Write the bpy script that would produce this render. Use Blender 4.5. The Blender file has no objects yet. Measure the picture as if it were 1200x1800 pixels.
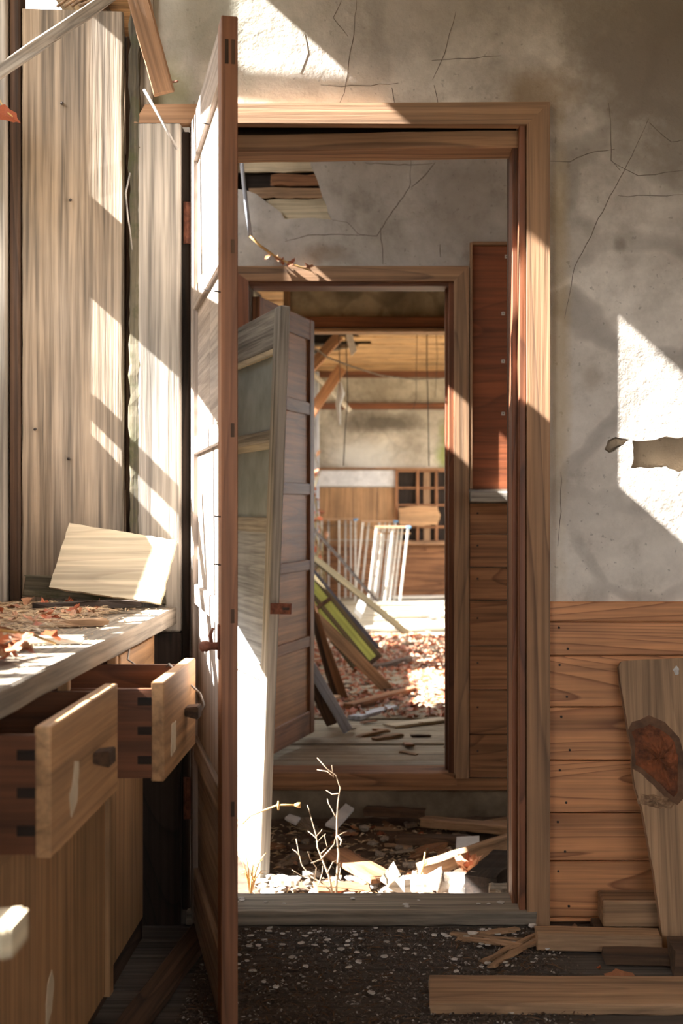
import bpy, bmesh, math, random
from mathutils import Vector, Matrix, Quaternion
from mathutils.geometry import tessellate_polygon

# ------------------------------------------------------------------ camera, world, sun, exposure
scene = bpy.context.scene
COL = scene.collection
F, CX, CY, H = 2400.0, 690.0, 890.0, 1.0       # focal length in pixels, vanishing point, eye height

cam_data = bpy.data.cameras.new('camera')
cam = bpy.data.objects.new('camera', cam_data)
COL.objects.link(cam)
cam.location = (0, 0, H)
cam.rotation_euler = (math.pi / 2, 0, 0)
cam_data.sensor_fit = 'VERTICAL'
cam_data.sensor_height = 36.0
cam_data.lens = 36.0 * F / 1800.0
cam_data.shift_x = (600 - CX) / 1800.0
cam_data.shift_y = (CY - 900) / 1800.0
cam_data.clip_start = 0.05
cam_data.clip_end = 300
cam_data.dof.use_dof = True
cam_data.dof.focus_distance = 3.25
cam_data.dof.aperture_fstop = 5.6
scene.camera = cam

world = bpy.data.worlds.new('sky')
scene.world = world
world.use_nodes = True
bg = world.node_tree.nodes['Background']
bg.inputs['Color'].default_value = (1.0, 0.985, 0.965, 1)
bg.inputs['Strength'].default_value = 9.6

SUN = Vector((1.0, 0.2, -0.9)).normalized()      # travel direction of the sunlight
sl = bpy.data.lights.new('sun', 'SUN')
sl.energy = 56.0
sl.angle = math.radians(0.6)
sl.color = (1.0, 0.96, 0.90)
sun = bpy.data.objects.new('sun', sl)
COL.objects.link(sun)
sun.rotation_mode = 'QUATERNION'
sun.rotation_quaternion = SUN.to_track_quat('-Z', 'Y')
sun.location = (-6, -1, 7)

scene.view_settings.view_transform = 'Standard'
scene.view_settings.look = 'None'
scene.view_settings.exposure = 0.0
scene.view_settings.gamma = 1.0
scene.view_settings.use_curve_mapping = False
scene.cycles.diffuse_bounces = 6

# ------------------------------------------------------------------ helpers
RND = random.Random(11)


def P(px, py, Y):
    return Vector(((px - CX) * Y / F, Y, H - (py - CY) * Y / F))


def G(px, py, z):
    Y = (H - z) * F / (py - CY)
    return Vector(((px - CX) * Y / F, Y, z))


def srgb(c):
    out = []
    for v in c[:3]:
        v = v / 255.0
        out.append(v / 12.92 if v <= 0.04045 else ((v + 0.055) / 1.055) ** 2.4)
    return (out[0], out[1], out[2], 1.0)


def link(o, parent=None):
    COL.objects.link(o)
    if parent is not None:
        o.parent = parent
    return o


def tag(o, label=None, cat=None, group=None, kind=None):
    if label:
        o['label'] = label
    if cat:
        o['category'] = cat
    if group:
        o['group'] = group
    if kind:
        o['kind'] = kind
    return o


def empty(name, loc=(0, 0, 0), rz=0.0, label=None, cat=None, group=None, kind=None):
    o = bpy.data.objects.new(name, None)
    o.empty_display_size = 0.05
    o.location = loc
    o.rotation_euler = (0, 0, rz)
    link(o)
    return tag(o, label, cat, group, kind)


def mesh_obj(name, me, mat, parent=None, loc=(0, 0, 0), rot=None):
    o = bpy.data.objects.new(name, me)
    if mat is not None and not me.materials:
        me.materials.append(mat)
    o.location = loc
    if rot is not None:
        if isinstance(rot, Quaternion):
            o.rotation_mode = 'QUATERNION'
            o.rotation_quaternion = rot
        else:
            o.rotation_euler = rot
    return link(o, parent)


def pydata(name, verts, faces, smooth=False):
    me = bpy.data.meshes.new(name)
    me.from_pydata([tuple(v) for v in verts], [], faces)
    me.validate()
    me.update()
    if smooth:
        for p in me.polygons:
            p.use_smooth = True
    return me


def box_mesh(sx, sy, sz, bev=0.002):
    bm = bmesh.new()
    bmesh.ops.create_cube(bm, size=1.0)
    for v in bm.verts:
        v.co = Vector((v.co.x * sx, v.co.y * sy, v.co.z * sz))
    b = min(bev, 0.24 * min(sx, sy, sz))
    if b > 0:
        bmesh.ops.bevel(bm, geom=list(bm.edges), offset=b, segments=1, affect='EDGES', profile=0.5)
    me = bpy.data.meshes.new('box')
    bm.to_mesh(me)
    bm.free()
    return me


def box(name, x0, x1, y0, y1, z0, z1, matname, parent=None, bev=0.002, axis=None):
    """axis aligned board from corner coordinates (in the parent's space)"""
    sx, sy, sz = abs(x1 - x0), abs(y1 - y0), abs(z1 - z0)
    if axis is None:
        axis = 'XYZ'[max(range(3), key=lambda i: (sx, sy, sz)[i])]
    me = box_mesh(sx, sy, sz, bev)
    return mesh_obj(name, me, M(matname, axis), parent, ((x0 + x1) / 2, (y0 + y1) / 2, (z0 + z1) / 2))


def multi_box(name, boxes, mat, parent=None):
    """one surface made of several blocks (plaster shells, carcases)"""
    verts, faces = [], []
    for (x0, x1, y0, y1, z0, z1) in boxes:
        b = len(verts)
        verts += [(x0, y0, z0), (x1, y0, z0), (x1, y1, z0), (x0, y1, z0), (x0, y0, z1), (x1, y0, z1), (x1, y1, z1), (x0, y1, z1)]
        faces += [tuple(b + i for i in f) for f in ((0, 3, 2, 1), (4, 5, 6, 7), (0, 1, 5, 4), (1, 2, 6, 5), (2, 3, 7, 6), (3, 0, 4, 7))]
    return mesh_obj(name, pydata(name, verts, faces), mat, parent)


def plank_mesh(L, W, T, n=6, amp=0.0015, jag=0.0, seed=0, bev=0.003):
    """board along local X, width along local Y, thickness along Z, with worn edges and optional broken ends"""
    r = random.Random(seed)
    b = min(bev, 0.3 * min(W, T))
    prof = [(-W / 2 + b, -T / 2), (W / 2 - b, -T / 2), (W / 2, -T / 2 + b), (W / 2, T / 2 - b),
            (W / 2 - b, T / 2), (-W / 2 + b, T / 2), (-W / 2, T / 2 - b), (-W / 2, -T / 2 + b)]
    verts, faces = [], []
    for i in range(n + 1):
        x = -L / 2 + L * i / n
        wob = r.uniform(-amp, amp)
        for (y, z) in prof:
            dx = r.uniform(-jag, jag) if i in (0, n) else 0
            verts.append((x + dx, y + wob + r.uniform(-amp, amp), z + r.uniform(-amp, amp) * 0.6))
    for i in range(n):
        for k in range(8):
            a, c = i * 8 + k, i * 8 + (k + 1) % 8
            faces.append((a, c, c + 8, a + 8))
    faces.append(tuple(reversed(range(8))))
    faces.append(tuple(range(n * 8, n * 8 + 8)))
    me = pydata('plank', verts, faces)
    bm = bmesh.new()
    bm.from_mesh(me)
    bmesh.ops.recalc_face_normals(bm, faces=bm.faces)
    bm.to_mesh(me)
    bm.free()
    return me


SEED = [100]


def beam(name, p0, p1, W, T, matname, parent=None, up=(0, 0, 1), n=6, amp=0.002, jag=0.004):
    """timber from p0 to p1; W across, T thick along the 'up' hint"""
    p0, p1 = Vector(p0), Vector(p1)
    d = p1 - p0
    L = d.length
    x = d.normalized()
    u = Vector(up)
    z = (u - x * u.dot(x))
    if z.length < 1e-4:
        z = Vector((0, 1, 0)) - x * x.y
    z.normalize()
    y = z.cross(x)
    q = Matrix((x, y, z)).transposed().to_quaternion()
    SEED[0] += 1
    me = plank_mesh(L, W, T, n, amp, jag, SEED[0])
    return mesh_obj(name, me, M(matname, 'X'), parent, (p0 + p1) / 2, q)


def tube_mesh(paths, sides=5):
    """paths: list of lists of (point, radius)"""
    verts, faces = [], []
    for path in paths:
        n = len(path)
        base = len(verts)
        for i, (p, r) in enumerate(path):
            p = Vector(p)
            a = Vector(path[max(0, i - 1)][0])
            b = Vector(path[min(n - 1, i + 1)][0])
            t = (b - a)
            t = t.normalized() if t.length > 1e-9 else Vector((0, 0, 1))
            u = t.cross(Vector((0.31, 0.87, 0.21)))
            u.normalize()
            v = t.cross(u)
            for k in range(sides):
                an = 2 * math.pi * k / sides
                verts.append(p + (u * math.cos(an) + v * math.sin(an)) * r)
        for i in range(n - 1):
            for k in range(sides):
                a = base + i * sides + k
                c = base + i * sides + (k + 1) % sides
                faces.append((a, c, c + sides, a + sides))
        faces.append(tuple(base + k for k in reversed(range(sides))))
        faces.append(tuple(base + (n - 1) * sides + k for k in range(sides)))
    return pydata('tube', verts, faces, True)


def tube(name, pts, r, matname, parent=None, sides=5, r1=None, wob=0.0):
    n = len(pts)
    r1 = r if r1 is None else r1
    path = [(Vector(p) + Vector((RND.uniform(-wob, wob), RND.uniform(-wob, wob), RND.uniform(-wob, wob))), r + (r1 - r) * i / max(1, n - 1)) for i, p in enumerate(pts)]
    o = Vector(path[0][0])
    path = [(p - o, q) for p, q in path]
    return mesh_obj(name, tube_mesh([path], sides), M(matname, 'Z'), parent, o)


def slab_mesh(outer, holes, d0, d1, plane='XZ'):
    """flat slab with holes; polygon in (a, b), thickness from d0 to d1 along the third axis"""
    loops = [[Vector((a, b, 0)) for a, b in outer]] + [[Vector((a, b, 0)) for a, b in h] for h in holes]
    tris = tessellate_polygon(loops)
    flat = [p for lp in loops for p in lp]
    n = len(flat)
    conv = (lambda a, b, d: (a, d, b)) if plane == 'XZ' else ((lambda a, b, d: (d, a, b)) if plane == 'YZ' else (lambda a, b, d: (a, b, d)))
    verts = [conv(p.x, p.y, d0) for p in flat] + [conv(p.x, p.y, d1) for p in flat]
    faces = [tuple(t) for t in tris] + [tuple(i + n for i in reversed(t)) for t in tris]
    b = 0
    for lp in loops:
        m = len(lp)
        for i in range(m):
            j = (i + 1) % m
            faces.append((b + i, b + j, b + j + n, b + i + n))
        b += m
    me = pydata('slab', verts, faces)
    bm = bmesh.new()
    bm.from_mesh(me)
    bmesh.ops.recalc_face_normals(bm, faces=bm.faces)
    bm.to_mesh(me)
    bm.free()
    return me


def ragged(poly, step, amp, seed=1):
    r = random.Random(seed)
    out = []
    n = len(poly)
    for i in range(n):
        a, b = Vector(poly[i]), Vector(poly[(i + 1) % n])
        m = max(1, int((b - a).length / step))
        nrm = Vector((-(b - a).y, (b - a).x))
        nrm = nrm.normalized() if nrm.length > 0 else nrm
        for k in range(m):
            q = a.lerp(b, k / m)
            if k:
                q = q + nrm * r.uniform(-amp, amp)
            out.append((q.x, q.y))
    return out


def ribbon_mesh(pts, w, n_out, lift):
    """thin raised line along a polyline lying on a wall facing -Y: cracks"""
    verts, faces = [], []
    n = len(pts)
    for i, p in enumerate(pts):
        p = Vector(p)
        a = Vector(pts[max(0, i - 1)])
        b = Vector(pts[min(n - 1, i + 1)])
        t = (b - a).normalized()
        s = Vector((-t.z, 0, t.x))
        ww = w * (0.35 + 0.65 * math.sin(math.pi * (i + 0.6) / (n + 0.2)))
        for (k, dy) in ((-1, 0), (-0.6, -lift), (0.6, -lift), (1, 0)):
            verts.append(p + s * ww * k / 2 + Vector((0, dy, 0)))
    for i in range(n - 1):
        for k in range(3):
            a = i * 4 + k
            faces.append((a, a + 1, a + 5, a + 4))
    return pydata('crack', verts, faces)


# ------------------------------------------------------------------ materials
MATS = {}


class NT:
    def __init__(self, name):
        self.m = bpy.data.materials.new(name)
        self.m.use_nodes = True
        self.t = self.m.node_tree
        self.n = self.t.nodes
        self.b = self.n['Principled BSDF']

    def new(self, typ, **kw):
        nd = self.n.new(typ)
        for k, v in kw.items():
            setattr(nd, k, v)
        return nd

    def l(self, a, b):
        self.t.links.new(a, b)

    def math(self, op, a, b=None, clamp=False):
        nd = self.new('ShaderNodeMath', operation=op)
        nd.use_clamp = clamp
        for i, v in enumerate((a, b)):
            if v is None:
                continue
            if isinstance(v, (int, float)):
                nd.inputs[i].default_value = v
            else:
                self.l(v, nd.inputs[i])
        return nd.outputs[0]

    def ramp(self, fac, stops, interp='LINEAR'):
        nd = self.new('ShaderNodeValToRGB')
        cr = nd.color_ramp
        cr.interpolation = interp
        while len(cr.elements) < len(stops):
            cr.elements.new(0.5)
        for e, (p, c) in zip(cr.elements, stops):
            e.position = p
            e.color = c if len(c) == 4 else (c[0], c[1], c[2], 1)
        self.l(fac, nd.inputs[0])
        return nd.outputs[0]

    def mix(self, fac, a, b, blend='MIX'):
        nd = self.new('ShaderNodeMix', data_type='RGBA', blend_type=blend)
        nd.clamp_factor = True
        for s, v in ((nd.inputs[0], fac), (nd.inputs[6], a), (nd.inputs[7], b)):
            if isinstance(v, (int, float)):
                s.default_value = v
            elif isinstance(v, (tuple, list)):
                s.default_value = v
            else:
                self.l(v, s)
        return nd.outputs[2]

    def noise(self, vec, scale, detail=2.0, rough=0.5, dist=0.0):
        nd = self.new('ShaderNodeTexNoise')
        nd.inputs['Scale'].default_value = scale
        nd.inputs['Detail'].default_value = detail
        nd.inputs['Roughness'].default_value = rough
        nd.inputs['Distortion'].default_value = dist
        self.l(vec, nd.inputs['Vector'])
        return nd.outputs[0]

    def mapping(self, vec, scale=(1, 1, 1), loc=(0, 0, 0)):
        nd = self.new('ShaderNodeMapping')
        nd.inputs['Scale'].default_value = scale
        nd.inputs['Location'].default_value = loc
        self.l(vec, nd.inputs['Vector'])
        return nd.outputs[0]

    def coords(self, rand=True):
        tc = self.new('ShaderNodeTexCoord')
        v = tc.outputs['Object']
        if not rand:
            return v
        oi = self.new('ShaderNodeObjectInfo')
        cx = self.new('ShaderNodeCombineXYZ')
        for i, k in enumerate((17.3, 41.7, 29.1)):
            self.l(self.math('MULTIPLY', oi.outputs['Random'], k), cx.inputs[i])
        ad = self.new('ShaderNodeVectorMath', operation='ADD')
        self.l(v, ad.inputs[0])
        self.l(cx.outputs[0], ad.inputs[1])
        return ad.outputs[0]

    def bump(self, h, strength, dist=0.01):
        nd = self.new('ShaderNodeBump')
        nd.inputs['Strength'].default_value = strength
        nd.inputs['Distance'].default_value = dist
        self.l(h, nd.inputs['Height'])
        self.l(nd.outputs[0], self.b.inputs['Normal'])


def wood(name, axis, light, dark, grey=None, weather=0.0, rings=9, fine=0.5, rough=0.8, moss=0.0, knots=0.0, stain=0.25, bump=0.5, line=0.75, stretch=0.11):
    t = NT(name + '_' + axis)
    v = t.coords()
    st = [1, 1, 1]
    st['XYZ'.index(axis)] = stretch
    vs = t.mapping(v, tuple(st))
    st2 = [1, 1, 1]
    st2['XYZ'.index(axis)] = 0.025
    vf = t.mapping(v, tuple(st2))
    big = t.noise(vs, 4.2, 1.5, 0.45, 0.4)
    ring = t.math('FRACT', t.math('MULTIPLY', big, rings * 2.6))
    L, D = srgb(light), srgb(dark)
    mid = tuple((a * 0.62 + b * 0.38) for a, b in zip(L, D))
    rc = t.ramp(ring, [(0.0, L), (0.55, tuple(a * 0.9 + b * 0.1 for a, b in zip(L, D))), (0.82, mid), (0.95, D), (1.0, L)])
    base = t.mix(line, L, rc)
    fib = t.noise(vf, 75, 3, 0.6)
    fib2 = t.noise(vf, 26, 4, 0.65)
    fc = t.ramp(fib, [(0.32, (1 - fine * 0.8,) * 3), (0.6, (1.14,) * 3)])
    fc = t.mix(1.0, fc, t.ramp(fib2, [(0.34, (1 - fine * 0.75,) * 3), (0.5, (1.0,) * 3), (0.7, (1.1,) * 3)]), 'MULTIPLY')
    c = t.mix(1.0, base, fc, 'MULTIPLY')
    blot = t.noise(v, 3.0, 4, 0.6)
    if stain:
        sc = t.ramp(blot, [(0.32, (1 - stain,) * 3), (0.58, (1.0,) * 3)])
        c = t.mix(1.0, c, sc, 'MULTIPLY')
    if grey is not None and weather > 0:
        w = t.ramp(t.noise(vs, 5.0, 4, 0.6), [(0.5 - weather * 0.4, (1, 1, 1)), (0.9 - weather * 0.25, (0, 0, 0))])
        gc = t.mix(1.0, srgb(grey), fc, 'MULTIPLY')
        c = t.mix(t.math('MULTIPLY', w, min(1.0, weather + 0.15)), c, gc)
    if knots:
        vo = t.new('ShaderNodeTexVoronoi')
        vo.inputs['Scale'].default_value = 4.0
        st3 = [1, 1, 1]
        st3['XYZ'.index(axis)] = 0.55
        t.l(t.mapping(v, tuple(st3)), vo.inputs['Vector'])
        k = t.ramp(vo.outputs['Distance'], [(0.03, (1, 1, 1)), (0.075, (0, 0, 0))])
        c = t.mix(t.math('MULTIPLY', k, knots), c, tuple(x * 0.35 for x in D[:3]) + (1,))
    if moss:
        mm = t.ramp(t.noise(v, 7.0, 5, 0.7), [(0.5, (0, 0, 0)), (0.62, (1, 1, 1))])
        c = t.mix(t.math('MULTIPLY', mm, moss), c, srgb((62, 64, 34)))
    t.l(c, t.b.inputs['Base Color'])
    t.b.inputs['Roughness'].default_value = rough
    h = t.math('ADD', t.math('ADD', t.math('MULTIPLY', fib, 0.6), t.math('MULTIPLY', fib2, 0.8)), t.math('MULTIPLY', ring, -0.25))
    t.bump(h, bump, 0.004)
    return t.m


def plaster(name, light, dark, stains_tones=(), vein=0.3, contrast=1.0, yellow=None, seedloc=(0, 0, 0)):
    """stains: (x, z, rx, rz, colour, strength) in object space on an XZ wall"""
    t = NT(name)
    v = t.coords(rand=False)
    vm = t.mapping(v, (1, 1, 1), seedloc)
    n1 = t.noise(vm, 1.7, 5, 0.6, 0.6)
    c = t.ramp(n1, [(0.5 - 0.2 * contrast, srgb(dark)), (0.55 + 0.12 * contrast, srgb(light))])
    n2 = t.noise(vm, 9, 6, 0.7)
    c = t.mix(1.0, c, t.ramp(n2, [(0.3, (0.7, 0.69, 0.67)), (0.46, (0.93, 0.925, 0.92)), (0.62, (1.05, 1.05, 1.05))]), 'MULTIPLY')
    if vein:
        dn = t.new('ShaderNodeTexNoise')
        dn.inputs['Scale'].default_value = 3.0
        dn.inputs['Detail'].default_value = 3
        t.l(vm, dn.inputs['Vector'])
        ad = t.new('ShaderNodeVectorMath', operation='MULTIPLY_ADD')
        t.l(dn.outputs['Color'], ad.inputs[0])
        ad.inputs[1].default_value = (0.28, 0.28, 0.28)
        t.l(vm, ad.inputs[2])
        vo = t.new('ShaderNodeTexVoronoi', feature='DISTANCE_TO_EDGE')
        vo.inputs['Scale'].default_value = 3.6
        t.l(ad.outputs[0], vo.inputs['Vector'])
        e = t.ramp(vo.outputs['Distance'], [(0.0, (1, 1, 1)), (0.05, (0.75, 0.75, 0.75)), (0.09, (0, 0, 0))])
        gate = t.ramp(t.noise(vm, 1.1, 2), [(0.38, (0, 0, 0)), (0.52, (1, 1, 1))])
        c = t.mix(t.math('MULTIPLY', t.math('MULTIPLY', e, gate), vein), c, srgb(tuple(x * 0.72 for x in dark)))
    sp = t.ramp(t.noise(vm, 70, 2, 0.5), [(0.68, (0, 0, 0)), (0.74, (1, 1, 1))])
    c = t.mix(t.math('MULTIPLY', sp, 0.45), c, srgb(tuple(x * 0.6 for x in dark)))
    sep = t.new('ShaderNodeSeparateXYZ')
    t.l(v, sep.inputs[0])
    wob = t.math('MULTIPLY', t.math('SUBTRACT', t.noise(vm, 6, 5, 0.65), 0.5), 1.3)
    for (x, z, rx, rz, colr, s) in stains_tones:
        dx = t.math('DIVIDE', t.math('SUBTRACT', sep.outputs[0], x), rx)
        dz = t.math('DIVIDE', t.math('SUBTRACT', sep.outputs[2], z), rz)
        d = t.math('SQRT', t.math('ADD', t.math('MULTIPLY', dx, dx), t.math('MULTIPLY', dz, dz)))
        d = t.math('ADD', d, wob)
        k = t.ramp(d, [(0.35, (1, 1, 1)), (1.0, (0, 0, 0))])
        c = t.mix(t.math('MULTIPLY', k, s), c, srgb(colr))
    t.l(c, t.b.inputs['Base Color'])
    t.b.inputs['Roughness'].default_value = 0.92
    h = t.math('ADD', t.noise(vm, 26, 6, 0.65), t.math('MULTIPLY', t.noise(vm, 6, 3), 0.8))
    t.bump(h, 0.5, 0.008)
    return t.m


def simple(name, c1, c2, scale=20, rough=0.8, bump=0.2, metallic=0.0, rand=0.0):
    t = NT(name)
    v = t.coords()
    n = t.noise(v, scale, 5, 0.65)
    c = t.ramp(n, [(0.35, srgb(c1)), (0.65, srgb(c2))])
    if rand:
        oi = t.new('ShaderNodeObjectInfo')
        c = t.mix(1.0, c, t.ramp(oi.outputs['Random'], [(0, (1 - rand,) * 3), (1, (1 + rand * 0.3,) * 3)]), 'MULTIPLY')
    t.l(c, t.b.inputs['Base Color'])
    t.b.inputs['Roughness'].default_value = rough
    t.b.inputs['Metallic'].default_value = metallic
    if bump:
        t.bump(n, bump, 0.005)
    return t.m


def leaf_mat(name, stops):
    t = NT(name)
    oi = t.new('ShaderNodeObjectInfo')
    geo = t.new('ShaderNodeNewGeometry')
    r = t.math('FRACT', t.math('ADD', oi.outputs['Random'], geo.outputs['Random Per Island']))
    c = t.ramp(r, [(p, srgb(k)) for p, k in stops])
    n = t.noise(t.coords(), 60, 3)
    c = t.mix(1.0, c, t.ramp(n, [(0.3, (0.7,) * 3), (0.65, (1.1,) * 3)]), 'MULTIPLY')
    t.l(c, t.b.inputs['Base Color'])
    t.b.inputs['Roughness'].default_value = 0.6
    return t.m


def glass_mat(name):
    t = NT(name)
    n = t.noise(t.coords(), 9, 5, 0.6)
    c = t.ramp(n, [(0.3, srgb((150, 160, 156))), (0.7, srgb((196, 202, 200)))])
    t.l(c, t.b.inputs['Base Color'])
    t.b.inputs['Roughness'].default_value = 0.35
    t.b.inputs['Transmission Weight'].default_value = 0.35
    t.b.inputs['IOR'].default_value = 1.2
    return t.m


WOODS = {
    'honey': dict(light=(212, 150, 102), dark=(134, 82, 50), rings=11, fine=0.35, knots=0.9, stain=0.25, rough=0.6, bump=0.35, line=0.85, stretch=0.09),
    'casing': dict(light=(172, 126, 88), dark=(96, 58, 34), grey=(164, 142, 118), weather=0.25, rings=6, fine=0.4, knots=0.3, stretch=0.07, line=0.85),
    'redwood': dict(light=(132, 82, 54), dark=(78, 44, 28), rings=5, fine=0.45, rough=0.55),
    'doorwood': dict(light=(146, 98, 68), dark=(96, 60, 40), rings=5, fine=0.45, rough=0.6, line=0.5),
    'doorface': dict(light=(176, 158, 142), dark=(128, 108, 92), rings=6, fine=0.45, grey=(170, 166, 164), weather=0.5, line=0.5, stretch=0.05),
    'panel': dict(light=(138, 76, 44), dark=(96, 48, 27), rings=4, fine=0.35, rough=0.55, line=0.6),
    'grey': dict(light=(172, 160, 142), dark=(112, 98, 82), grey=(176, 172, 166), weather=0.5, rings=8, fine=0.7, knots=0.4, bump=0.9, line=0.4, stretch=0.03),
    'greybrown': dict(light=(162, 140, 114), dark=(104, 84, 62), grey=(160, 152, 142), weather=0.45, rings=10, fine=0.75, knots=0.4, bump=0.9, line=0.4, stretch=0.03),
    'mossy': dict(light=(98, 88, 66), dark=(48, 41, 30), grey=(96, 92, 78), weather=0.25, rings=8, fine=0.8, moss=0.9, bump=1.0, line=0.5, stretch=0.05),
    'darkwood': dict(light=(92, 68, 50), dark=(48, 33, 24), rings=6, fine=0.6, rough=0.85),
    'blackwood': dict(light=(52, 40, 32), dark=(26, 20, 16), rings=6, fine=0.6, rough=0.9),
    'plywood': dict(light=(186, 144, 102), dark=(148, 106, 70), rings=5, fine=0.35, rough=0.6, line=0.5, bump=0.2, stretch=0.05),
    'worktop': dict(light=(150, 136, 116), dark=(96, 84, 68), grey=(142, 136, 128), weather=0.6, rings=7, fine=0.6, bump=0.7, line=0.4, stretch=0.04),
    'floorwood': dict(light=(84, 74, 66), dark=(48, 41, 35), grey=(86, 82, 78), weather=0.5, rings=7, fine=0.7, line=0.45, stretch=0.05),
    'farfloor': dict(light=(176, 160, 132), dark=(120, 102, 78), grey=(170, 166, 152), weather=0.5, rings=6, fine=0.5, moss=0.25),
    'pale': dict(light=(206, 188, 152), dark=(164, 142, 108), rings=6, fine=0.4, grey=(200, 192, 176), weather=0.35),
    'farbrown': dict(light=(160, 112, 76), dark=(104, 66, 42), rings=6, fine=0.5),
    'ceilwood': dict(light=(206, 164, 116), dark=(132, 92, 58), rings=7, fine=0.6, stain=0.35),
    'olive': dict(light=(92, 80, 54), dark=(58, 48, 32), rings=5, fine=0.5),
    'green': dict(light=(178, 184, 96), dark=(138, 146, 70), rings=3, fine=0.3, line=0.4),
    'slate': dict(light=(104, 106, 122), dark=(68, 68, 80), rings=3, fine=0.4, line=0.4),
    'bluegrey': dict(light=(196, 200, 210), dark=(150, 154, 166), rings=3, fine=0.4),
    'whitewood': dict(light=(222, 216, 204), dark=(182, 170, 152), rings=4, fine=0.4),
    'driftwood': dict(light=(176, 138, 102), dark=(112, 80, 54), grey=(160, 136, 112), weather=0.2, rings=7, fine=0.5, line=0.5, stretch=0.06, knots=0.3, bump=0.8),
    'drawerside': dict(light=(122, 74, 46), dark=(76, 42, 26), rings=5, fine=0.5, rough=0.6),
    'slatewood': dict(light=(166, 168, 170), dark=(112, 112, 116), rings=6, fine=0.5, line=0.5, stretch=0.06),
    'doorpanel': dict(light=(176, 122, 76), dark=(122, 78, 46), rings=5, fine=0.4, rough=0.6, line=0.5, stretch=0.06),
    'concrete': None,
}
DIRECT = {}


def M(name, axis='X'):
    if name in DIRECT:
        return DIRECT[name]
    key = (name, axis)
    if key not in MATS:
        MATS[key] = wood(name, axis, **WOODS[name])
    return MATS[key]


DIRECT['concrete'] = simple('concrete', (92, 80, 66), (132, 116, 96), 6, 0.95, 0.5)
DIRECT['soil'] = simple('soil', (58, 44, 34), (96, 76, 60), 12, 1.0, 0.7)
DIRECT['earth'] = simple('earth', (112, 102, 78), (150, 140, 112), 2, 1.0, 0.3)
DIRECT['bank'] = simple('bank_litter', (84, 74, 54), (132, 116, 86), 3, 1.0, 0.6)
DIRECT['rust'] = simple('rust', (92, 52, 38), (140, 88, 66), 60, 0.75, 0.4, 0.2)
DIRECT['iron'] = simple('iron', (46, 40, 38), (84, 76, 72), 60, 0.6, 0.2, 0.5)
DIRECT['crack'] = simple('crack_line', (98, 88, 80), (122, 112, 102), 30, 1.0, 0)
DIRECT['chip'] = simple('plaster_chip', (196, 192, 186), (226, 224, 220), 30, 0.95, 0.3, 0, 0.25)
DIRECT['stone'] = simple('rubble', (120, 106, 92), (184, 172, 158), 14, 0.95, 0.5, 0, 0.45)
DIRECT['paper'] = simple('paper', (196, 178, 150), (214, 198, 172), 20, 0.9, 0)
DIRECT['white'] = simple('white_board', (206, 206, 206), (232, 232, 232), 12, 0.8, 0.1)
DIRECT['bark'] = simple('bark', (62, 34, 20), (138, 78, 44), 30, 0.85, 1.0)
DIRECT['fibre'] = simple('fibre', (66, 46, 32), (112, 84, 60), 30, 0.9, 0)
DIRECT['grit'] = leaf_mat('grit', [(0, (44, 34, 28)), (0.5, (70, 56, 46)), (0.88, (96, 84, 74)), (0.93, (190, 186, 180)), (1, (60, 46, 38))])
DIRECT['rim'] = simple('bark_edge', (70, 48, 34), (116, 84, 60), 16, 0.85, 0.4)
DIRECT['burl'] = simple('burl', (96, 70, 50), (164, 132, 102), 50, 0.85, 1.2)
DIRECT['straw'] = leaf_mat('straw', [(0, (150, 118, 82)), (0.4, (196, 172, 136)), (0.75, (110, 80, 54)), (1, (208, 190, 160))])
DIRECT['leaf'] = leaf_mat('dry_leaf', [(0, (120, 62, 36)), (0.3, (176, 92, 54)), (0.55, (150, 104, 72)), (0.8, (196, 150, 118)), (1, (128, 70, 44))])
DIRECT['twig'] = simple('twig', (120, 100, 80), (168, 148, 124), 40, 0.8, 0.2)
DIRECT['stalk'] = simple('stalk', (170, 130, 76), (206, 172, 112), 40, 0.7, 0.2)
DIRECT['wire'] = simple('wire', (120, 116, 112), (176, 172, 166), 40, 0.5, 0, 0.3)
DIRECT['metal'] = simple('pale_metal', (186, 180, 170), (214, 210, 204), 30, 0.5, 0.1)
DIRECT['blue'] = simple('blue_plastic', (76, 120, 160), (110, 156, 190), 30, 0.5, 0)
DIRECT['glass'] = glass_mat('dusty_glass')
DIRECT['vine'] = simple('vine_leaf', (120, 110, 80), (176, 160, 120), 40, 0.8, 0.2, 0, 0.4)

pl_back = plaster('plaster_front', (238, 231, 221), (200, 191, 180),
                  stains_tones=[(0.62, 2.1, 0.28, 0.22, (104, 76, 46), 0.6), (0.85, 2.05, 0.75, 0.62, (128, 118, 108), 0.85), (0.1, 2.25, 0.6, 0.3, (140, 134, 126), 0.55), (-0.45, 2.2, 0.3, 0.3, (150, 150, 132), 0.6),  # the broad grey entry darkens the plaster towards the upper right
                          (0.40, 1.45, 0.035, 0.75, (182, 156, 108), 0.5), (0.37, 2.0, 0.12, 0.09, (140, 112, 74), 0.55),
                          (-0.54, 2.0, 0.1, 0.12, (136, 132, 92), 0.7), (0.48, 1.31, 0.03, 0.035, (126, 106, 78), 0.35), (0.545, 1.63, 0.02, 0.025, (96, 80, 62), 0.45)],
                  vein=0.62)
pl_mid = plaster('plaster_corridor', (206, 200, 192), (164, 156, 146), stains_tones=[(0.28, 2.2, 0.22, 0.3, (140, 130, 120), 0.5), (-0.25, 1.97, 0.12, 0.05, (120, 96, 72), 0.5)], vein=0.1, contrast=0.8)
pl_far = plaster('plaster_far', (220, 213, 198), (142, 132, 118), stains_tones=[(-0.1, 1.95, 0.6, 0.14, (84, 76, 66), 0.8), (0.62, 1.55, 0.16, 0.5, (128, 140, 60), 0.8), (-0.3, 1.55, 0.5, 0.25, (206, 206, 200), 0.7)], vein=0.2)
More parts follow.
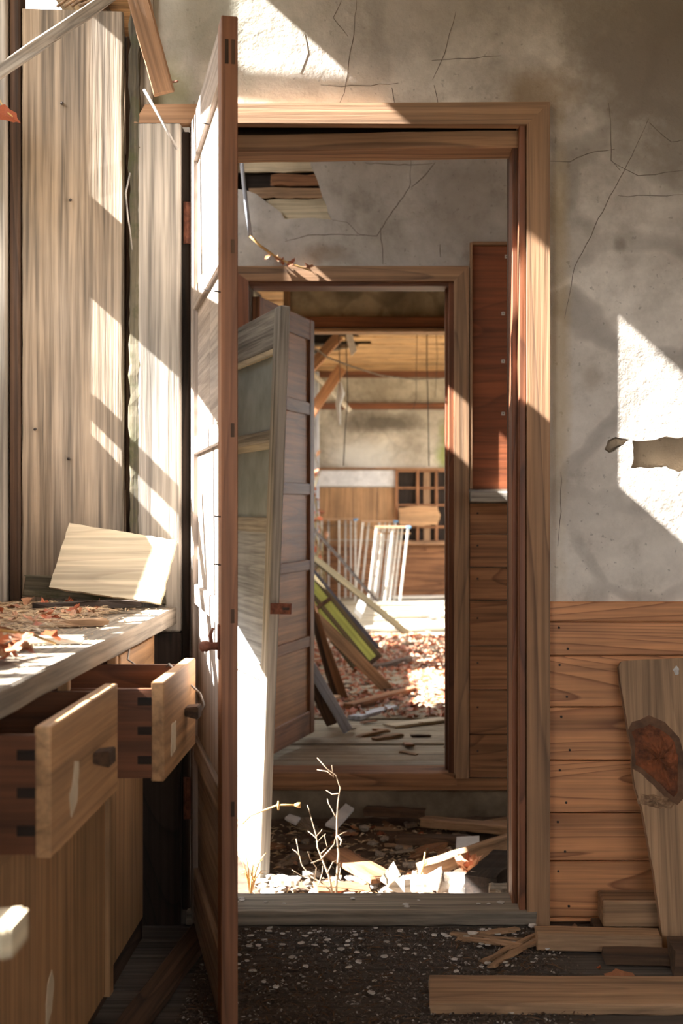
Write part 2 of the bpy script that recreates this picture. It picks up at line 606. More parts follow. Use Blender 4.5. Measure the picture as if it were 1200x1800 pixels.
pl_head = plaster('plaster_header', (188, 178, 158), (112, 102, 86), stains_tones=[(-0.3, 2.32, 0.14, 0.08, (92, 84, 72), 0.7), (0.0, 2.3, 0.12, 0.09, (98, 88, 74), 0.6)], vein=0.35)
pl_room = plaster('plaster_room', (190, 182, 170), (140, 130, 118), vein=0.1)
pl_under = plaster('plaster_under', (168, 152, 130), (132, 116, 96), vein=0.0)

# ------------------------------------------------------------------ levels
Y1, YB = 3.29, 3.42            # first wall: face and back
Y2 = 5.25                      # second wall
Y3 = 8.4                       # hanging partition
Y4 = 15.5                      # far wall
XL = -1.0                      # inner face of the outer left wall
ST = 'structure'


def zpx(py, Y):
    return H - (py - CY) * Y / F


def xpx(px, Y):
    return (px - CX) * Y / F


# ------------------------------------------------------------------ ground outside and under the corridor
def ground_patch(name, x0, x1, y0, y1, z, amp, step, mat, seed):
    r = random.Random(seed)
    nx, ny = max(1, int((x1 - x0) / step)), max(1, int((y1 - y0) / step))
    hs = [[0.0] * (nx + 1) for _ in range(ny + 1)]
    bumps = [(r.uniform(x0, x1), r.uniform(y0, y1), r.uniform(0.08, 0.3), r.uniform(-1, 1)) for _ in range(60)]
    verts, faces = [], []
    for j in range(ny + 1):
        for i in range(nx + 1):
            x, y = x0 + (x1 - x0) * i / nx, y0 + (y1 - y0) * j / ny
            h = sum(a * math.exp(-((x - bx) ** 2 + (y - by) ** 2) / (s * s)) for bx, by, s, a in bumps) * amp if amp else 0
            h += r.uniform(-amp, amp) * 0.25
            verts.append((x, y, z + h))
    for j in range(ny):
        for i in range(nx):
            a = j * (nx + 1) + i
            faces.append((a, a + 1, a + nx + 2, a + nx + 1))
    return mesh_obj(name, pydata(name, verts, faces, True), mat), bumps


ground, _ = ground_patch('ground', -40, 40, -30, 50, -0.42, 0.0, 10, M('earth'), 1)
tag(ground, 'bare earth yard around the house', 'ground', kind=ST)
hv, hf = [], []
prof_h = [(-2.4, -0.43), (-3.4, 1.0), (-5.0, 3.1), (-7.0, 4.8), (-9.5, 6.6), (-14.0, 8.0)]
hr = random.Random(3)
NY = 60
for j in range(NY + 1):
    for (hx, hz) in prof_h:
        hv.append((hx + hr.uniform(-.25, .25), -0.5 + 40 * j / NY, hz + (hr.uniform(-.2, .1) if hz > 0 else 0)))
for j in range(NY):
    for i in range(5):
        a = j * 6 + i
        hf.append((a, a + 1, a + 7, a + 6))
hill = mesh_obj('sky_blocker_bank', pydata('sky_blocker_bank', hv, hf, True), M('bank'))  # unseen bank, added to cut the low sky light at the left openings
tag(hill, 'added steep bank outside the left wall that blocks the low sky', 'sky_blocker_bank', kind=ST)
soil, _ = ground_patch('corridor_ground', XL - 0.6, 2.3, 3.36, 5.27, -0.2, 0.02, 0.05, M('soil'), 2)
tag(soil, 'dark littered earth floor between the two doorways', 'ground', kind=ST)

# ------------------------------------------------------------------ room one: floor
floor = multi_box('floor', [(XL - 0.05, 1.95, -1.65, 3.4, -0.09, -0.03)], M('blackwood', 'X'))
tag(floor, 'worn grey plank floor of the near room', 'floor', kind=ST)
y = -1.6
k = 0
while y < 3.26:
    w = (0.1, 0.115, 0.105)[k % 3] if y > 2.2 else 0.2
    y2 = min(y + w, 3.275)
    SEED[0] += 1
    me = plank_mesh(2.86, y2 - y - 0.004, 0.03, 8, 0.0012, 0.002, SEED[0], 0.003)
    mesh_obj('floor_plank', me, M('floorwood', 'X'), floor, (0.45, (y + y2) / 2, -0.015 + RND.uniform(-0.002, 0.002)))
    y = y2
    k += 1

# ------------------------------------------------------------------ first wall (behind the open door)
wall = empty('wall_back', label='stained grey plaster wall with doorway and wooden wainscot', cat='wall', kind=ST)
LAY = 0.026
hole_a = [(1062, 790), (1068, 774), (1082, 768), (1106, 773), (1096, 782), (1082, 791), (1070, 796)]
hole_b = [(1111, 774), (1140, 774), (1165, 768), (1190, 770), (1225, 762), (1260, 768), (1260, 826), (1225, 822), (1196, 830), (1170, 820), (1140, 823), (1108, 822), (1113, 800)]
tow = lambda pts: [(xpx(a, Y1), zpx(b, Y1)) for a, b in pts]
outer = [(-0.575, 1.95), (0.36, 1.95), (0.36, 0.765), (1.95, 0.765), (1.95, 2.99), (-0.575, 2.99)]
holes = [ragged(tow(hole_a), 0.008, 0.002, 3), ragged(tow(hole_b), 0.008, 0.0025, 4)]
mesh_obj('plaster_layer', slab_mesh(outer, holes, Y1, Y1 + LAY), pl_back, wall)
mesh_obj('under_plaster', slab_mesh(outer, [], Y1 + LAY, YB - 0.012), pl_under, wall)
mesh_obj('plaster_layer', slab_mesh([(-0.575, 1.95), (0.36, 1.95), (0.36, -0.2), (1.95, -0.2), (1.95, 2.99), (-0.575, 2.99)], [], YB - 0.012, YB), pl_mid, wall)
# curled flap of loose plaster at the torn strip
fl = slab_mesh(ragged(tow([(1064, 788), (1070, 775), (1084, 770), (1110, 774), (1098, 780), (1078, 786), (1072, 794)]), 0.006, 0.001, 8), [], 0, 0.004)
o = mesh_obj('plaster_flap', fl, pl_under, wall, (0, Y1 + 0.012, 0))
# wainscot
rows = [1092, 1152, 1242, 1336, 1428, 1512, 1611]
for a, b in zip(rows[:-1], rows[1:]):
    z1, z0 = zpx(a, Y1), zpx(b, Y1)
    me = plank_mesh(1.57, z1 - z0 - 0.0025, 0.018, 4, 0.0006, 0, SEED[0], 0.002)
    SEED[0] += 7
    bd = mesh_obj('wainscot_board', me, M('honey', 'X'), wall, (1.163, Y1 + 0.001 + RND.uniform(-0.001, 0.001), (z0 + z1) / 2), (math.pi / 2, 0, 0))
    for q in range(2):
        nx = -0.77 + RND.uniform(0, 0.012) + (0.0 if q == 0 else 0.02)
        nz = (z1 - z0) * (0.32 if q == 0 else -0.3)
        mesh_obj('nail', tube_mesh([[((0, 0, 0), 0.0032), ((0, 0, 0.004), 0.003)]], 6), M('iron'), bd, (nx, nz, 0.0075))
multi_box('wall_core', [(0.36, 1.95, Y1 + 0.01, YB - 0.012, -0.1, 0.77)], M('darkwood', 'X'), wall)
box('wainscot_rail', 0.374, 1.94, Y1 - 0.018, Y1 + 0.01, zpx(1092, Y1), zpx(1057, Y1), 'honey', wall, 0.003)
box('base_strip', 0.374, 1.94, Y1 - 0.006, Y1 + 0.01, 0.0, zpx(1612, Y1), 'honey', wall)
# cracks in the plaster
def crack(pts, Y, w, parent, lift=0.0008):
    pp = []
    q = [P(a, b, Y) for a, b in pts]
    for a, b in zip(q[:-1], q[1:]):
        m = max(2, int((b - a).length / 0.02))
        for i in range(m):
            s = a.lerp(b, i / m)
            pp.append(s + Vector((RND.uniform(-.002, .002), 0, RND.uniform(-.002, .002))))
    pp.append(q[-1])
    mesh_obj('crack', ribbon_mesh(pp, w, None, lift), M('crack'), parent)


for pts in ([(626, 0), (622, 60), (616, 90), (610, 130), (606, 165), (594, 187)], [(600, 0), (585, 30), (612, 65)], [(800, 20), (790, 60), (775, 110), (760, 140)],
            [(565, 148), (600, 152), (650, 150), (700, 146)], [(536, 60), (540, 95), (528, 130)], [(760, 105), (820, 102), (880, 98)],
            [(1140, 210), (1110, 275), (1080, 330), (1050, 385), (1030, 430), (1008, 470), (998, 530), (992, 560)],
            [(1069, 180), (1073, 230), (1073, 280), (1090, 300)], [(965, 284), (1000, 284), (1030, 270), (1080, 262)], [(1072, 282), (1120, 310), (1200, 300)],
            [(1140, 215), (1180, 250), (1200, 246)], [(1085, 345), (1140, 344), (1200, 342)], [(690, 155), (694, 185)], [(764, 150), (770, 186)], [(985, 830), (986, 900), (980, 960)]):
    crack(pts, Y1, 0.0019, wall)

# exposed timber left of the door
box('door_post', xpx(246, Y1), xpx(321, Y1), Y1 - 0.035, YB, 0.70, 1.915, 'grey', wall, 0.004)
box('post_foot', xpx(246, Y1), xpx(321, Y1), Y1 - 0.033, YB, -0.05, 0.70, 'blackwood', wall, 0.004)  # dark foot board, coloured near black to carry the shade under the worktop
box('upper_post', -0.625, -0.575, Y1 - 0.02, YB, 1.905, 2.98, 'grey', wall, 0.004)
beam('mossy_strip', (xpx(241, Y1), Y1 - 0.012, 0.77), (xpx(241, Y1), Y1 - 0.012, 2.25), 0.026, 0.044, 'mossy', wall, (0, -1, 0), 60, 0.0022, 0.004)
for (na, nb) in ((108, 182), (123, 352), (120, 807), (61, 755)):
    tube('nail', [P(na, nb, Y1 + 0.004), P(na + 1, nb - 1, Y1 - 0.012)], 0.0035, 'iron', wall, 7)
beam('wide_plank', (xpx(127, Y1), Y1 + 0.012, 0.45), (xpx(127, Y1), Y1 + 0.012, 2.195), xpx(216, Y1) - xpx(38, Y1), 0.024, 'greybrown', wall, (0, -1, 0), 24, 0.0012, 0.008)
box('edge_strip', xpx(218, Y1), xpx(226, Y1), Y1 + 0.02, Y1 + 0.05, 0.4, 2.14, 'darkwood', wall, 0.003)
box('corner_strip', xpx(18, Y1), xpx(36, Y1), Y1 - 0.01, Y1 + 0.05, 0.4, 2.6, 'darkwood', wall, 0.003)
box('corner_strip', xpx(-8, Y1), xpx(16, Y1), Y1 - 0.03, Y1 + 0.02, 0.4, 2.6, 'grey', wall, 0.003)
multi_box('lower_boarding', [(-1.02, -0.51, Y1 + 0.03, YB - 0.02, -0.2, 0.62)], M('darkwood', 'X'), wall)
box('top_plate', -1.05, -0.575, Y1 + 0.02, YB, 2.66, 2.78, 'greybrown', wall)
# broken straw and bark poking out above the wide plank
for i in range(7):
    a = P(100 + i * 13, 12 - i * 0.5, Y1 + 0.06)
    b = P(150 + i * 14, -6 - RND.uniform(0, 14), Y1 + 0.04)
    tube('splinter', [a, (a + b) / 2 + Vector((0, 0, .006)), b], 0.004, 'driftwood', wall, 5, 0.002)

# ------------------------------------------------------------------ first door frame
tr = empty('trim_1', label='brown wooden frame of the near doorway with a worn sill', cat='door frame', kind=ST)
CT = 0.034


def mitre(name, pts, y0, y1, matname, axis, parent):
    me = slab_mesh(pts, [], y0, y1)
    return mesh_obj(name, me, M(matname, axis), parent)


zi, zo = 1.911, 1.965
mitre('side_casing', [(0.32, 0.0), (0.375, 0.0), (0.375, zo), (0.32, zi)], Y1 - CT, Y1 + 0.004, 'casing', 'Z', tr)
mitre('head_casing', [(-0.617, zi + 0.004), (0.32, zi), (0.375, zo), (-0.59, zo - 0.006)], Y1 - CT, Y1 + 0.004, 'casing', 'X', tr)
box('jamb', 0.303, 0.319, Y1 - 0.02, YB, 0.03, 1.92, 'redwood', tr, 0.002)
box('door_stop', 0.290, 0.304, Y1 + 0.03, YB, 0.03, 1.90, 'redwood', tr, 0.002)
box('back_casing', 0.288, 0.36, YB, YB + 0.02, -0.02, 1.9, 'darkwood', tr)
beam('head_jamb', (-0.5, Y1 + 0.075, 1.878), (0.303, Y1 + 0.075, 1.892), 0.11, 0.042, 'casing', tr, (0, 0, 1), 8, 0.0015, 0)
box('dark_header', -0.5, 0.305, Y1 + 0.07, YB, 1.89, 1.96, 'blackwood', tr)
box('hinge_jamb', -0.507, -0.487, Y1 - 0.01, YB, 0.03, 1.9, 'blackwood', tr, 0.003)
SEED[0] += 1
me = plank_mesh(0.835, 0.165, 0.034, 16, 0.0025, 0.004, SEED[0], 0.005)
mesh_obj('door_sill', me, M('worktop', 'X'), tr, (-0.073, Y1 + 0.045, 0.0165))
box('sill_board', -0.49, 0.34, Y1 - 0.01, Y1 + 0.12, -0.25, -0.002, 'darkwood', tr)

# ------------------------------------------------------------------ outer left wall with its window openings
wl = empty('wall_left', label='weathered outer wall with glassless window openings', cat='wall', kind=ST)
x0, x1 = XL - 0.08, XL


def lw(y0, y1, z0, z1, mat='greybrown', name='wall_boarding'):
    return box(name, x0, x1, y0, y1, z0, z1, mat, wl, 0.002)


lw(-1.65, 3.235, -0.1, 0.8)
lw(-1.65, 0.0, 0.8, 3.0)
lw(1.3, 1.72, 0.8, 3.0)
lw(0.0, 1.3, 2.0, 3.0)
lw(0.0, 1.3, 0.8, 1.1)
lw(1.72, 2.34, 1.36, 3.0)
lw(1.72, 2.34, 0.8, 1.09)
lw(1.9, 2.02, 1.09, 1.16)  # small stubs on the sills added to break up the sun on the worktop
lw(1.80, 1.86, 1.08, 1.2)
lw(2.12, 2.2, 1.08, 1.3)
lw(2.34, 2.462, 0.8, 3.0, 'greybrown', 'window_post')
lw(2.44, 3.235, 2.915, 3.0)
lw(2.46, 3.235, 0.8, 1.15)
lw(2.62, 2.68, 1.15, 1.24)
lw(2.86, 2.9, 1.15, 1.22)
lw(3.165, 3.235, 2.5, 2.915)  # unseen pieces from here shaped to cut the sun on plaster, post and offcut
box('wall_boarding', -1.015, -1.0, 3.14, 3.212, 2.0, 2.5, 'greybrown', wl)
mesh_obj('wall_boarding', slab_mesh([(3.235, 1.1), (3.235, 1.42), (3.10, 1.30), (3.06, 1.1)], [], x0 + 0.02, x1, 'YZ'), M('greybrown', 'Z'), wl)
mesh_obj('wall_boarding', slab_mesh([(3.165, 2.55), (3.165, 2.62), (3.085, 2.96), (3.085, 2.83)], [], x0 + 0.03, x1, 'YZ'), M('greybrown', 'Z'), wl)
lw(3.235, 3.42, -0.4, 3.0, 'greybrown', 'corner_post')
# corridor part
lw(3.42, 5.27, 1.06, 2.32)
lw(3.42, 5.27, 2.62, 2.8)
lw(5.1, 5.4, -0.4, 2.8, 'greybrown', 'corner_post')
lw(4.76, 5.1, -0.4, 1.06)
# room three and four part
lw(5.4, 6.75, -0.4, 2.8)
lw(6.75, 9.6, -0.4, 0.98)
lw(9.6, 15.6, -0.4, 0.72)
lw(6.75, 10.4, 1.9, 2.8)
lw(10.4, 15.6, 2.25, 2.8)
lw(14.5, 15.6, 0.7, 2.3)
for yy in (8.42, 8.72, 8.98, 9.3, 9.58, 9.9, 10.25):  # unseen slats spaced to break the sun on the far floor into stripes
    lw(yy, yy + 0.2, 0.72, 1.95, 'greybrown', 'wall_plank')
for yy in (11.2, 12.6, 13.1, 14.2):
    lw(yy, yy + 0.22, 0.72, 1.95, 'greybrown', 'wall_plank')
for yy in (8.35, 10.2, 12.0, 13.8):
    lw(yy, yy + 0.12, 0.7, 2.1, 'bluegrey', 'wall_post')
win = empty('window_1', label='broken timber window frame with crossing bars in the left wall', cat='window', kind=ST)
box('transom_rail', XL - 0.06, XL - 0.005, 2.44, 3.235, 1.8, 2.0, 'greybrown', win)
box('lintel', XL - 0.07, XL - 0.005, 2.44, 2.90, 2.44, 2.56, 'greybrown', win)
beam('loose_bar', (XL - 0.03, 2.47, 0.86), (XL - 0.03, 2.98, 1.56), 0.03, 0.02, 'greybrown', win, (1, 0, 0))
beam('glazing_bar', (XL - 0.03, 2.44, 1.16), (XL - 0.03, 3.235, 1.52), 0.05, 0.02, 'greybrown', win, (1, 0, 0))
beam('loose_bar', (XL - 0.03, 2.62, 0.8), (XL - 0.03, 2.70, 1.82), 0.022, 0.02, 'greybrown', win, (1, 0, 0))

# ------------------------------------------------------------------ rest of the near room (beside and behind the camera)
wr = multi_box('wall_right', [(1.9, 2.0, -1.65, YB, -0.1, 3.0)], pl_room)
tag(wr, 'plain plaster side wall of the near room', 'wall', kind=ST)
wf = multi_box('wall_front', [(XL, 0.3, -1.75, -1.65, -0.1, 3.0), (1.8, 2.0, -1.75, -1.65, -0.1, 3.0), (0.3, 1.8, -1.75, -1.65, 1.9, 3.0), (0.3, 1.8, -1.75, -1.65, -0.1, 0.95)], pl_room)  # rear opening added as fill for the right-hand plaster and wainscot
tag(wf, 'plaster wall behind the viewer with an opening added for fill light', 'wall', kind=ST)
ce = multi_box('ceiling', [(XL - 0.1, 2.0, -1.75, YB, 2.98, 3.05)], M('ceilwood', 'X'))
tag(ce, 'board ceiling over the near room', 'ceiling', kind=ST)

# ------------------------------------------------------------------ second wall
w2 = empty('wall_middle', label='cream plaster wall with a hole showing laths above the inner doorway', cat='wall', kind=ST)
t2 = lambda pts, Y=Y2: [(xpx(a, Y), zpx(b, Y)) for a, b in pts]
hole = ragged(t2([(415, 262), (540, 258), (546, 290), (556, 312), (566, 345), (583, 386), (540, 383), (500, 385), (492, 372), (470, 356), (450, 341), (434, 335), (415, 332)]), 0.03, 0.004, 5)
outer2 = [(-1.0, -0.08), (-0.56, -0.08), (-0.56, 1.88), (0.22, 1.88), (0.22, -0.08), (2.3, -0.08), (2.3, 2.8), (-1.0, 2.8)]
mesh_obj('plaster_layer', slab_mesh(outer2, [hole], Y2, Y2 + 0.022), pl_mid, w2)
for i, (a, b, xa, xb) in enumerate(((262, 281, 400, 600), (285, 303, 400, 600), (307, 327, 478, 600), (331, 349, 440, 600), (351, 388, 470, 600))):
    SEED[0] += 1
    Yl = Y2 + 0.034
    za, zb = zpx(b, Yl), zpx(a, Yl)
    xa, xb = xpx(xa, Yl), xpx(xb, Yl)
    me = plank_mesh(xb - xa, zb - za, 0.014, 8, 0.003, 0.008, SEED[0], 0.002)
    mesh_obj('lath', me, M(('driftwood', 'pale', 'farbrown')[i % 3], 'X'), w2, ((xa + xb) / 2, Yl, (za + zb) / 2), (math.pi / 2, 0, RND.uniform(-.004, .004)))
multi_box('wall_core', [(-1.0, -0.56, Y2 + 0.06, Y2 + 0.1, -0.4, 2.8), (0.24, 2.3, Y2 + 0.06, Y2 + 0.1, -0.4, 2.8), (-0.56, 0.24, Y2 + 0.06, Y2 + 0.1, 1.9, 2.8)], M('blackwood', 'X'), w2)
for pts in ([(583, 386), (610, 390), (630, 412), (662, 415), (690, 370), (720, 330), (722, 280)], [(668, 400), (671, 430), (673, 465)], [(722, 330), (745, 310), (765, 285)], [(640, 287), (720, 290), (760, 287)], [(500, 425), (540, 414), (600, 412), (640, 414)], [(773, 430), (774, 452)]):
    crack(pts, Y2, 0.0032, w2, 0.001)
# plank cladding and plywood panel right of the inner doorway
rows = [884, 939, 997, 1055, 1135, 1212, 1290, 1366]
for a, b in zip(rows[:-1], rows[1:]):
    z1, z0 = zpx(a, Y2), zpx(b, Y2)
    SEED[0] += 1
    me = plank_mesh(1.2, z1 - z0 - 0.003, 0.018, 4, 0.0006, 0, SEED[0], 0.002)
    bd = mesh_obj('cladding_board', me, M('farbrown', 'X'), w2, (0.895, Y2 - 0.008 + RND.uniform(-.001, .001), (z0 + z1) / 2), (math.pi / 2, 0, 0))
    mesh_obj('nail', tube_mesh([[((0, 0, 0), 0.004), ((0, 0, 0.004), 0.004)]], 6), M('iron'), bd, (-0.57, 0.02, 0.008))
pn = box('plywood_panel', xpx(829, Y2), 1.3, Y2 - 0.007, Y2 + 0.002, zpx(860, Y2), zpx(432, Y2), 'panel', w2, 0.002, 'X')
px0 = pn.location
for (a, b) in ((890, 451), (884, 551), (884, 635), (884, 727)):
    q = P(a, b, Y2 - 0.0085)
    wsh = mesh_obj('washer', box_mesh(0.013, 0.003, 0.013, 0.001), M('metal'), pn, q - px0)
    mesh_obj('nail_head', tube_mesh([[((0, 0, 0), 0.003), ((0, -0.003, 0), 0.002)]], 6), M('iron'), wsh, (0, -0.001, 0))
box('panel_edge', xpx(825, Y2), xpx(829, Y2) + 0.001, Y2 - 0.028, Y2, zpx(860, Y2), zpx(428, Y2), 'casing', w2)
box('panel_edge', xpx(829, Y2), 1.3, Y2 - 0.028, Y2, zpx(432, Y2), zpx(427, Y2), 'casing', w2)
box('ledge', xpx(827, Y2 - 0.09), 1.3, Y2 - 0.10, Y2, zpx(882, Y2 - 0.1), zpx(864, Y2 - 0.1), 'grey', w2, 0.004)
box('base_rail', -1.0, 2.2, Y2 - 0.02, Y2 + 0.04, zpx(1388, Y2), zpx(1367, Y2), 'farbrown', w2, 0.003)
multi_box('foundation', [(-1.05, 2.3, Y2 - 0.005, Y2 + 0.12, -0.4, zpx(1387, Y2))], M('concrete'), w2)
tr2 = empty('trim_2', label='brown wooden frame of the inner doorway', cat='door frame', kind=ST)
xi, xo = xpx(797, Y2), xpx(823, Y2)
zi2, zo2 = zpx(496, Y2), zpx(470, Y2)
xl = xpx(438, Y2)
mitre('side_casing', [(xi, zpx(1366, Y2)), (xo, zpx(1366, Y2)), (xo, zo2), (xi, zi2)], Y2 - 0.03, Y2 + 0.002, 'casing', 'Z', tr2)
mitre('head_casing', [(xl - 0.08, zo2), (xl, zi2), (xi, zi2), (xo, zo2)], Y2 - 0.03, Y2 + 0.002, 'casing', 'X', tr2)
mitre('side_casing', [(xl - 0.08, -0.04), (xl, -0.04), (xl, zi2), (xl - 0.08, zo2)], Y2 - 0.03, Y2 + 0.002, 'redwood', 'Z', tr2)
box('jamb', xpx(788, Y2), xi + 0.003, Y2 - 0.015, Y2 + 0.12, -0.03, 1.87, 'redwood', tr2)
box('door_stop', xpx(786, Y2 + 0.05) - 0.008, xpx(788, Y2) + 0.002, Y2 + 0.05, Y2 + 0.12, -0.03, 1.85, 'redwood', tr2)
box('head_jamb', xl, xi, Y2 - 0.01, Y2 + 0.12, 1.845, 1.865, 'redwood', tr2)
box('jamb', xl - 0.02, xl + 0.004, Y2 - 0.01, Y2 + 0.12, -0.03, 1.87, 'darkwood', tr2)
box('door_sill', xl - 0.02, xi + 0.01, Y2 - 0.03, Y2 + 0.14, -0.07, -0.022, 'farbrown', tr2, 0.003)

c2 = multi_box('corridor_ceiling', [(XL, 2.3, YB, Y3 + 0.1, 2.76, 2.82)], M('ceilwood', 'X'))
tag(c2, 'board ceiling over the passage between the doorways', 'ceiling', kind=ST)
w5 = multi_box('wall_side', [(2.3, 2.4, YB - 0.05, 9.2, -0.4, 2.85), (2.3, 2.4, 9.2, 15.7, -0.4, 0.8), (2.3, 2.4, 9.2, 15.7, 2.1, 2.85), (2.3, 2.4, 11.6, 12.0, 0.8, 2.1), (2.3, 2.4, 15.2, 15.7, 0.8, 2.1)], pl_room)  # openings beyond the passage added to brighten the far rooms
tag(w5, 'plaster side wall along the passage, with openings added to light the far rooms', 'wall', kind=ST)

# ------------------------------------------------------------------ far rooms: floor, header, ceiling, far wall
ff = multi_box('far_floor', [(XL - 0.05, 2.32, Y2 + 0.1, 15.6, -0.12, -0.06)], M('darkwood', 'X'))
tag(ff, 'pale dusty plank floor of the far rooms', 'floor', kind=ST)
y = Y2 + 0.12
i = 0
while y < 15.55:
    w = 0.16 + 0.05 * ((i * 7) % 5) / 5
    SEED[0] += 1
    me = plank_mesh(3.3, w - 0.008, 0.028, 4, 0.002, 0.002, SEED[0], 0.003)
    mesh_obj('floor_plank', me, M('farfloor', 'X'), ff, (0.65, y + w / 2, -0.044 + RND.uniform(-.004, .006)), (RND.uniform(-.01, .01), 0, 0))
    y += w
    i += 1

w3 = empty('wall_partition', label='stained plaster strip wall above a dark lintel in the far rooms', cat='wall', kind=ST)
multi_box('plaster_layer', [(-0.63, 2.3, Y3, Y3 + 0.08, 2.15, 2.77)], pl_head, w3)
box('lintel', -0.64, 2.3, Y3 - 0.03, Y3 + 0.1, zpx(575, Y3 - 0.03), zpx(556, Y3 - 0.03), 'redwood', w3, 0.004)
box('lintel_groove', -0.62, 2.3, Y3 - 0.04, Y3 + 0.1, zpx(583, Y3 - 0.04), zpx(577, Y3 - 0.04), 'casing', w3, 0.002)
box('partition_post', -0.67, -0.63, Y3 - 0.03, Y3 + 0.1, -0.03, 2.76, 'casing', w3, 0.003)

c4 = empty('ceiling_far', label='sagging brown board ceiling with gaps over the far room', cat='ceiling', kind=ST)
y = Y3 + 0.1
i = 0
while y < 15.5:
    w = 0.27
    xs = -0.95
    if 10.6 < y < 12.9:
        xs = (-0.42, -0.30, -0.47, -0.2)[i % 4]
    SEED[0] += 1
    me = plank_mesh(2.28 - xs, w - 0.004, 0.012, 8, 0.006, 0.02, SEED[0], 0.002)
    mesh_obj('ceiling_board', me, M('ceilwood', 'X'), c4, ((xs + 2.28) / 2, y + w / 2, 2.53 + RND.uniform(-.006, .006)), (RND.uniform(-.02, .02), 0, 0))
    y += w
    i += 1
rf = empty('roof', label='dark roof boarding above the far room', cat='roof', kind=ST)
y = Y3
i = 0
while y < 15.6:
    SEED[0] += 1
    gap = 0.03 if i % 3 == 0 else 0.004
    me = plank_mesh(3.5, 0.3 - gap, 0.02, 4, 0.004, 0.01, SEED[0], 0.002)
    mesh_obj('roof_board', me, M('blackwood', 'X'), rf, (0.6, y + 0.15, 2.86))
    y += 0.3
    i += 1

w4 = empty('wall_far', label='stained end wall of the far room with plank base', cat='wall', kind=ST)
multi_box('plaster_layer', [(-1.02, 2.3, Y4, Y4 + 0.1, 0.6, 2.9)], pl_far, w4)
z = lambda py: zpx(py, Y4)
xf = lambda px: xpx(px, Y4)
box('ceiling_beam', -1.0, 2.3, Y4 - 0.04, Y4, z(664), z(650), 'redwood', w4, 0.004)
box('lintel', -1.0, 2.3, Y4 - 0.05, Y4, z(720), z(709), 'redwood', w4, 0.004)
box('white_board', xf(558), xf(696), Y4 - 0.03, Y4, z(855), z(827), 'white', w4, 0.003)
box('cap_rail', xf(556), 2.3, Y4 - 0.04, Y4, z(826), z(822), 'casing', w4)
for a, b in ((558, 662), (663, 697)):
    box('wall_panel', xf(a), xf(b), Y4 - 0.015, Y4, z(948), z(857), 'plywood', w4, 0.002, 'Z')
box('dado_rail', -1.0, 2.3, Y4 - 0.035, Y4, z(958), z(950), 'casing', w4)
for a, b in ((958, 976), (976, 996), (996, 1018), (1018, 1052)):
    box('dado_board', -1.0, 2.3, Y4 - 0.022, Y4 + 0.01, z(b), z(a), 'farbrown', w4, 0.0015)
box('corner_post', xf(548), xf(563), Y4 - 0.35, Y4 - 0.25, -0.03, 2.5, 'bluegrey', w4, 0.006)
# lattice window in the end wall
wn = empty('window_2', label='wooden lattice window with dark openings in the far end wall', cat='window', kind=ST)
box('dark_backing', xf(700), xf(800), Y4 - 0.012, Y4 - 0.004, z(950), z(826), 'blackwood', wn)  # black sheet standing in for the unlit depth behind the lattice
for a in (697, 733.5, 766.5, 800):
    box('glazing_bar', xf(a - 2.6), xf(a + 2.6), Y4 - 0.07, Y4 - 0.012, z(950), z(826), 'farbrown', wn, 0.003)
for b in (828, 858, 888, 926):
    box('crossbar', xf(697), xf(800), Y4 - 0.062, Y4 - 0.02, z(b + 2), z(b - 2), 'farbrown', wn, 0.003)
box('mullion_post', xf(744), xf(756), Y4 - 0.03, Y4 - 0.012, z(950), z(828), 'driftwood', wn, 0.003)
box('sill', xf(690), xf(800), Y4 - 0.12, Y4, z(957), z(951), 'casing', wn, 0.003)

# ------------------------------------------------------------------ open door hanging in the near doorway
def quat_z(d):
    return math.atan2(d[1], d[0])


d1 = empty('door_1', (-0.484, 3.272, 0.0), quat_z((0.165, -0.73)), 'tall panelled wooden door standing open, brown free edge towards the viewer', 'door', kind=ST)
DT, DW, Z0, Z1 = 0.031, 0.748, 0.022, 1.915
box('stile', 0.0, 0.065, 0, DT, Z0, Z1, 'doorface', d1, 0.002)
fs = box('stile', DW - 0.065, DW, 0, DT, Z0, Z1, 'doorwood', d1, 0.002)
rails = [(1.812, Z1), (1.462, 1.508), (1.122, 1.163), (0.772, 0.818), (0.41, 0.46), (Z0, 0.15)]
for (a, b) in rails:
    box('rail', 0.064, DW - 0.064, 0.002, DT - 0.002, a, b, 'doorface', d1, 0.002)
for i in range(len(rails) - 1):
    zb, zt = rails[i + 1][1], rails[i][0]
    if i in (1, 2, 3):
        box('door_panel', 0.06, 0.372, 0.012, 0.019, zb - 0.004, zt + 0.004, 'doorface', d1, 0.001)
        box('door_panel', 0.376, DW - 0.06, 0.012, 0.019, zb - 0.004, zt + 0.004, 'doorface', d1, 0.001)
        box('joint_batten', 0.355, 0.395, 0.019, 0.025, zb - 0.002, zt + 0.002, 'doorwood', d1, 0.001)
    else:
        box('door_panel', 0.06, DW - 0.06, 0.012, 0.019, zb - 0.004, zt + 0.004, 'doorface', d1, 0.001)
for (zc, hh, ys) in ((1.848, 0.046, (0.010, 0.022)), (1.485, 0.026, (0.021,)), (1.142, 0.026, (0.021,)), (0.795, 0.026, (0.021,)), (0.435, 0.028, (0.021,))):
    for yy in ys:
        box('tenon', DW - 0.004, DW + 0.0008, yy - 0.0035, yy + 0.0035, zc - hh / 2, zc + hh / 2, 'darkwood', d1, 0.0003)
lt = mesh_obj('latch', box_mesh(0.02, 0.004, 0.065, 0.001), M('rust'), d1, (DW - 0.03, -0.002, 0.745))
mesh_obj('turn_knob', tube_mesh([[((0, 0, 0), 0.008), ((0, -0.012, 0), 0.007), ((0, -0.02, 0), 0.011), ((0, -0.03, 0), 0.010), ((0, -0.034, 0), 0.005)]], 10), M('rust'), lt, (0, -0.002, -0.008))
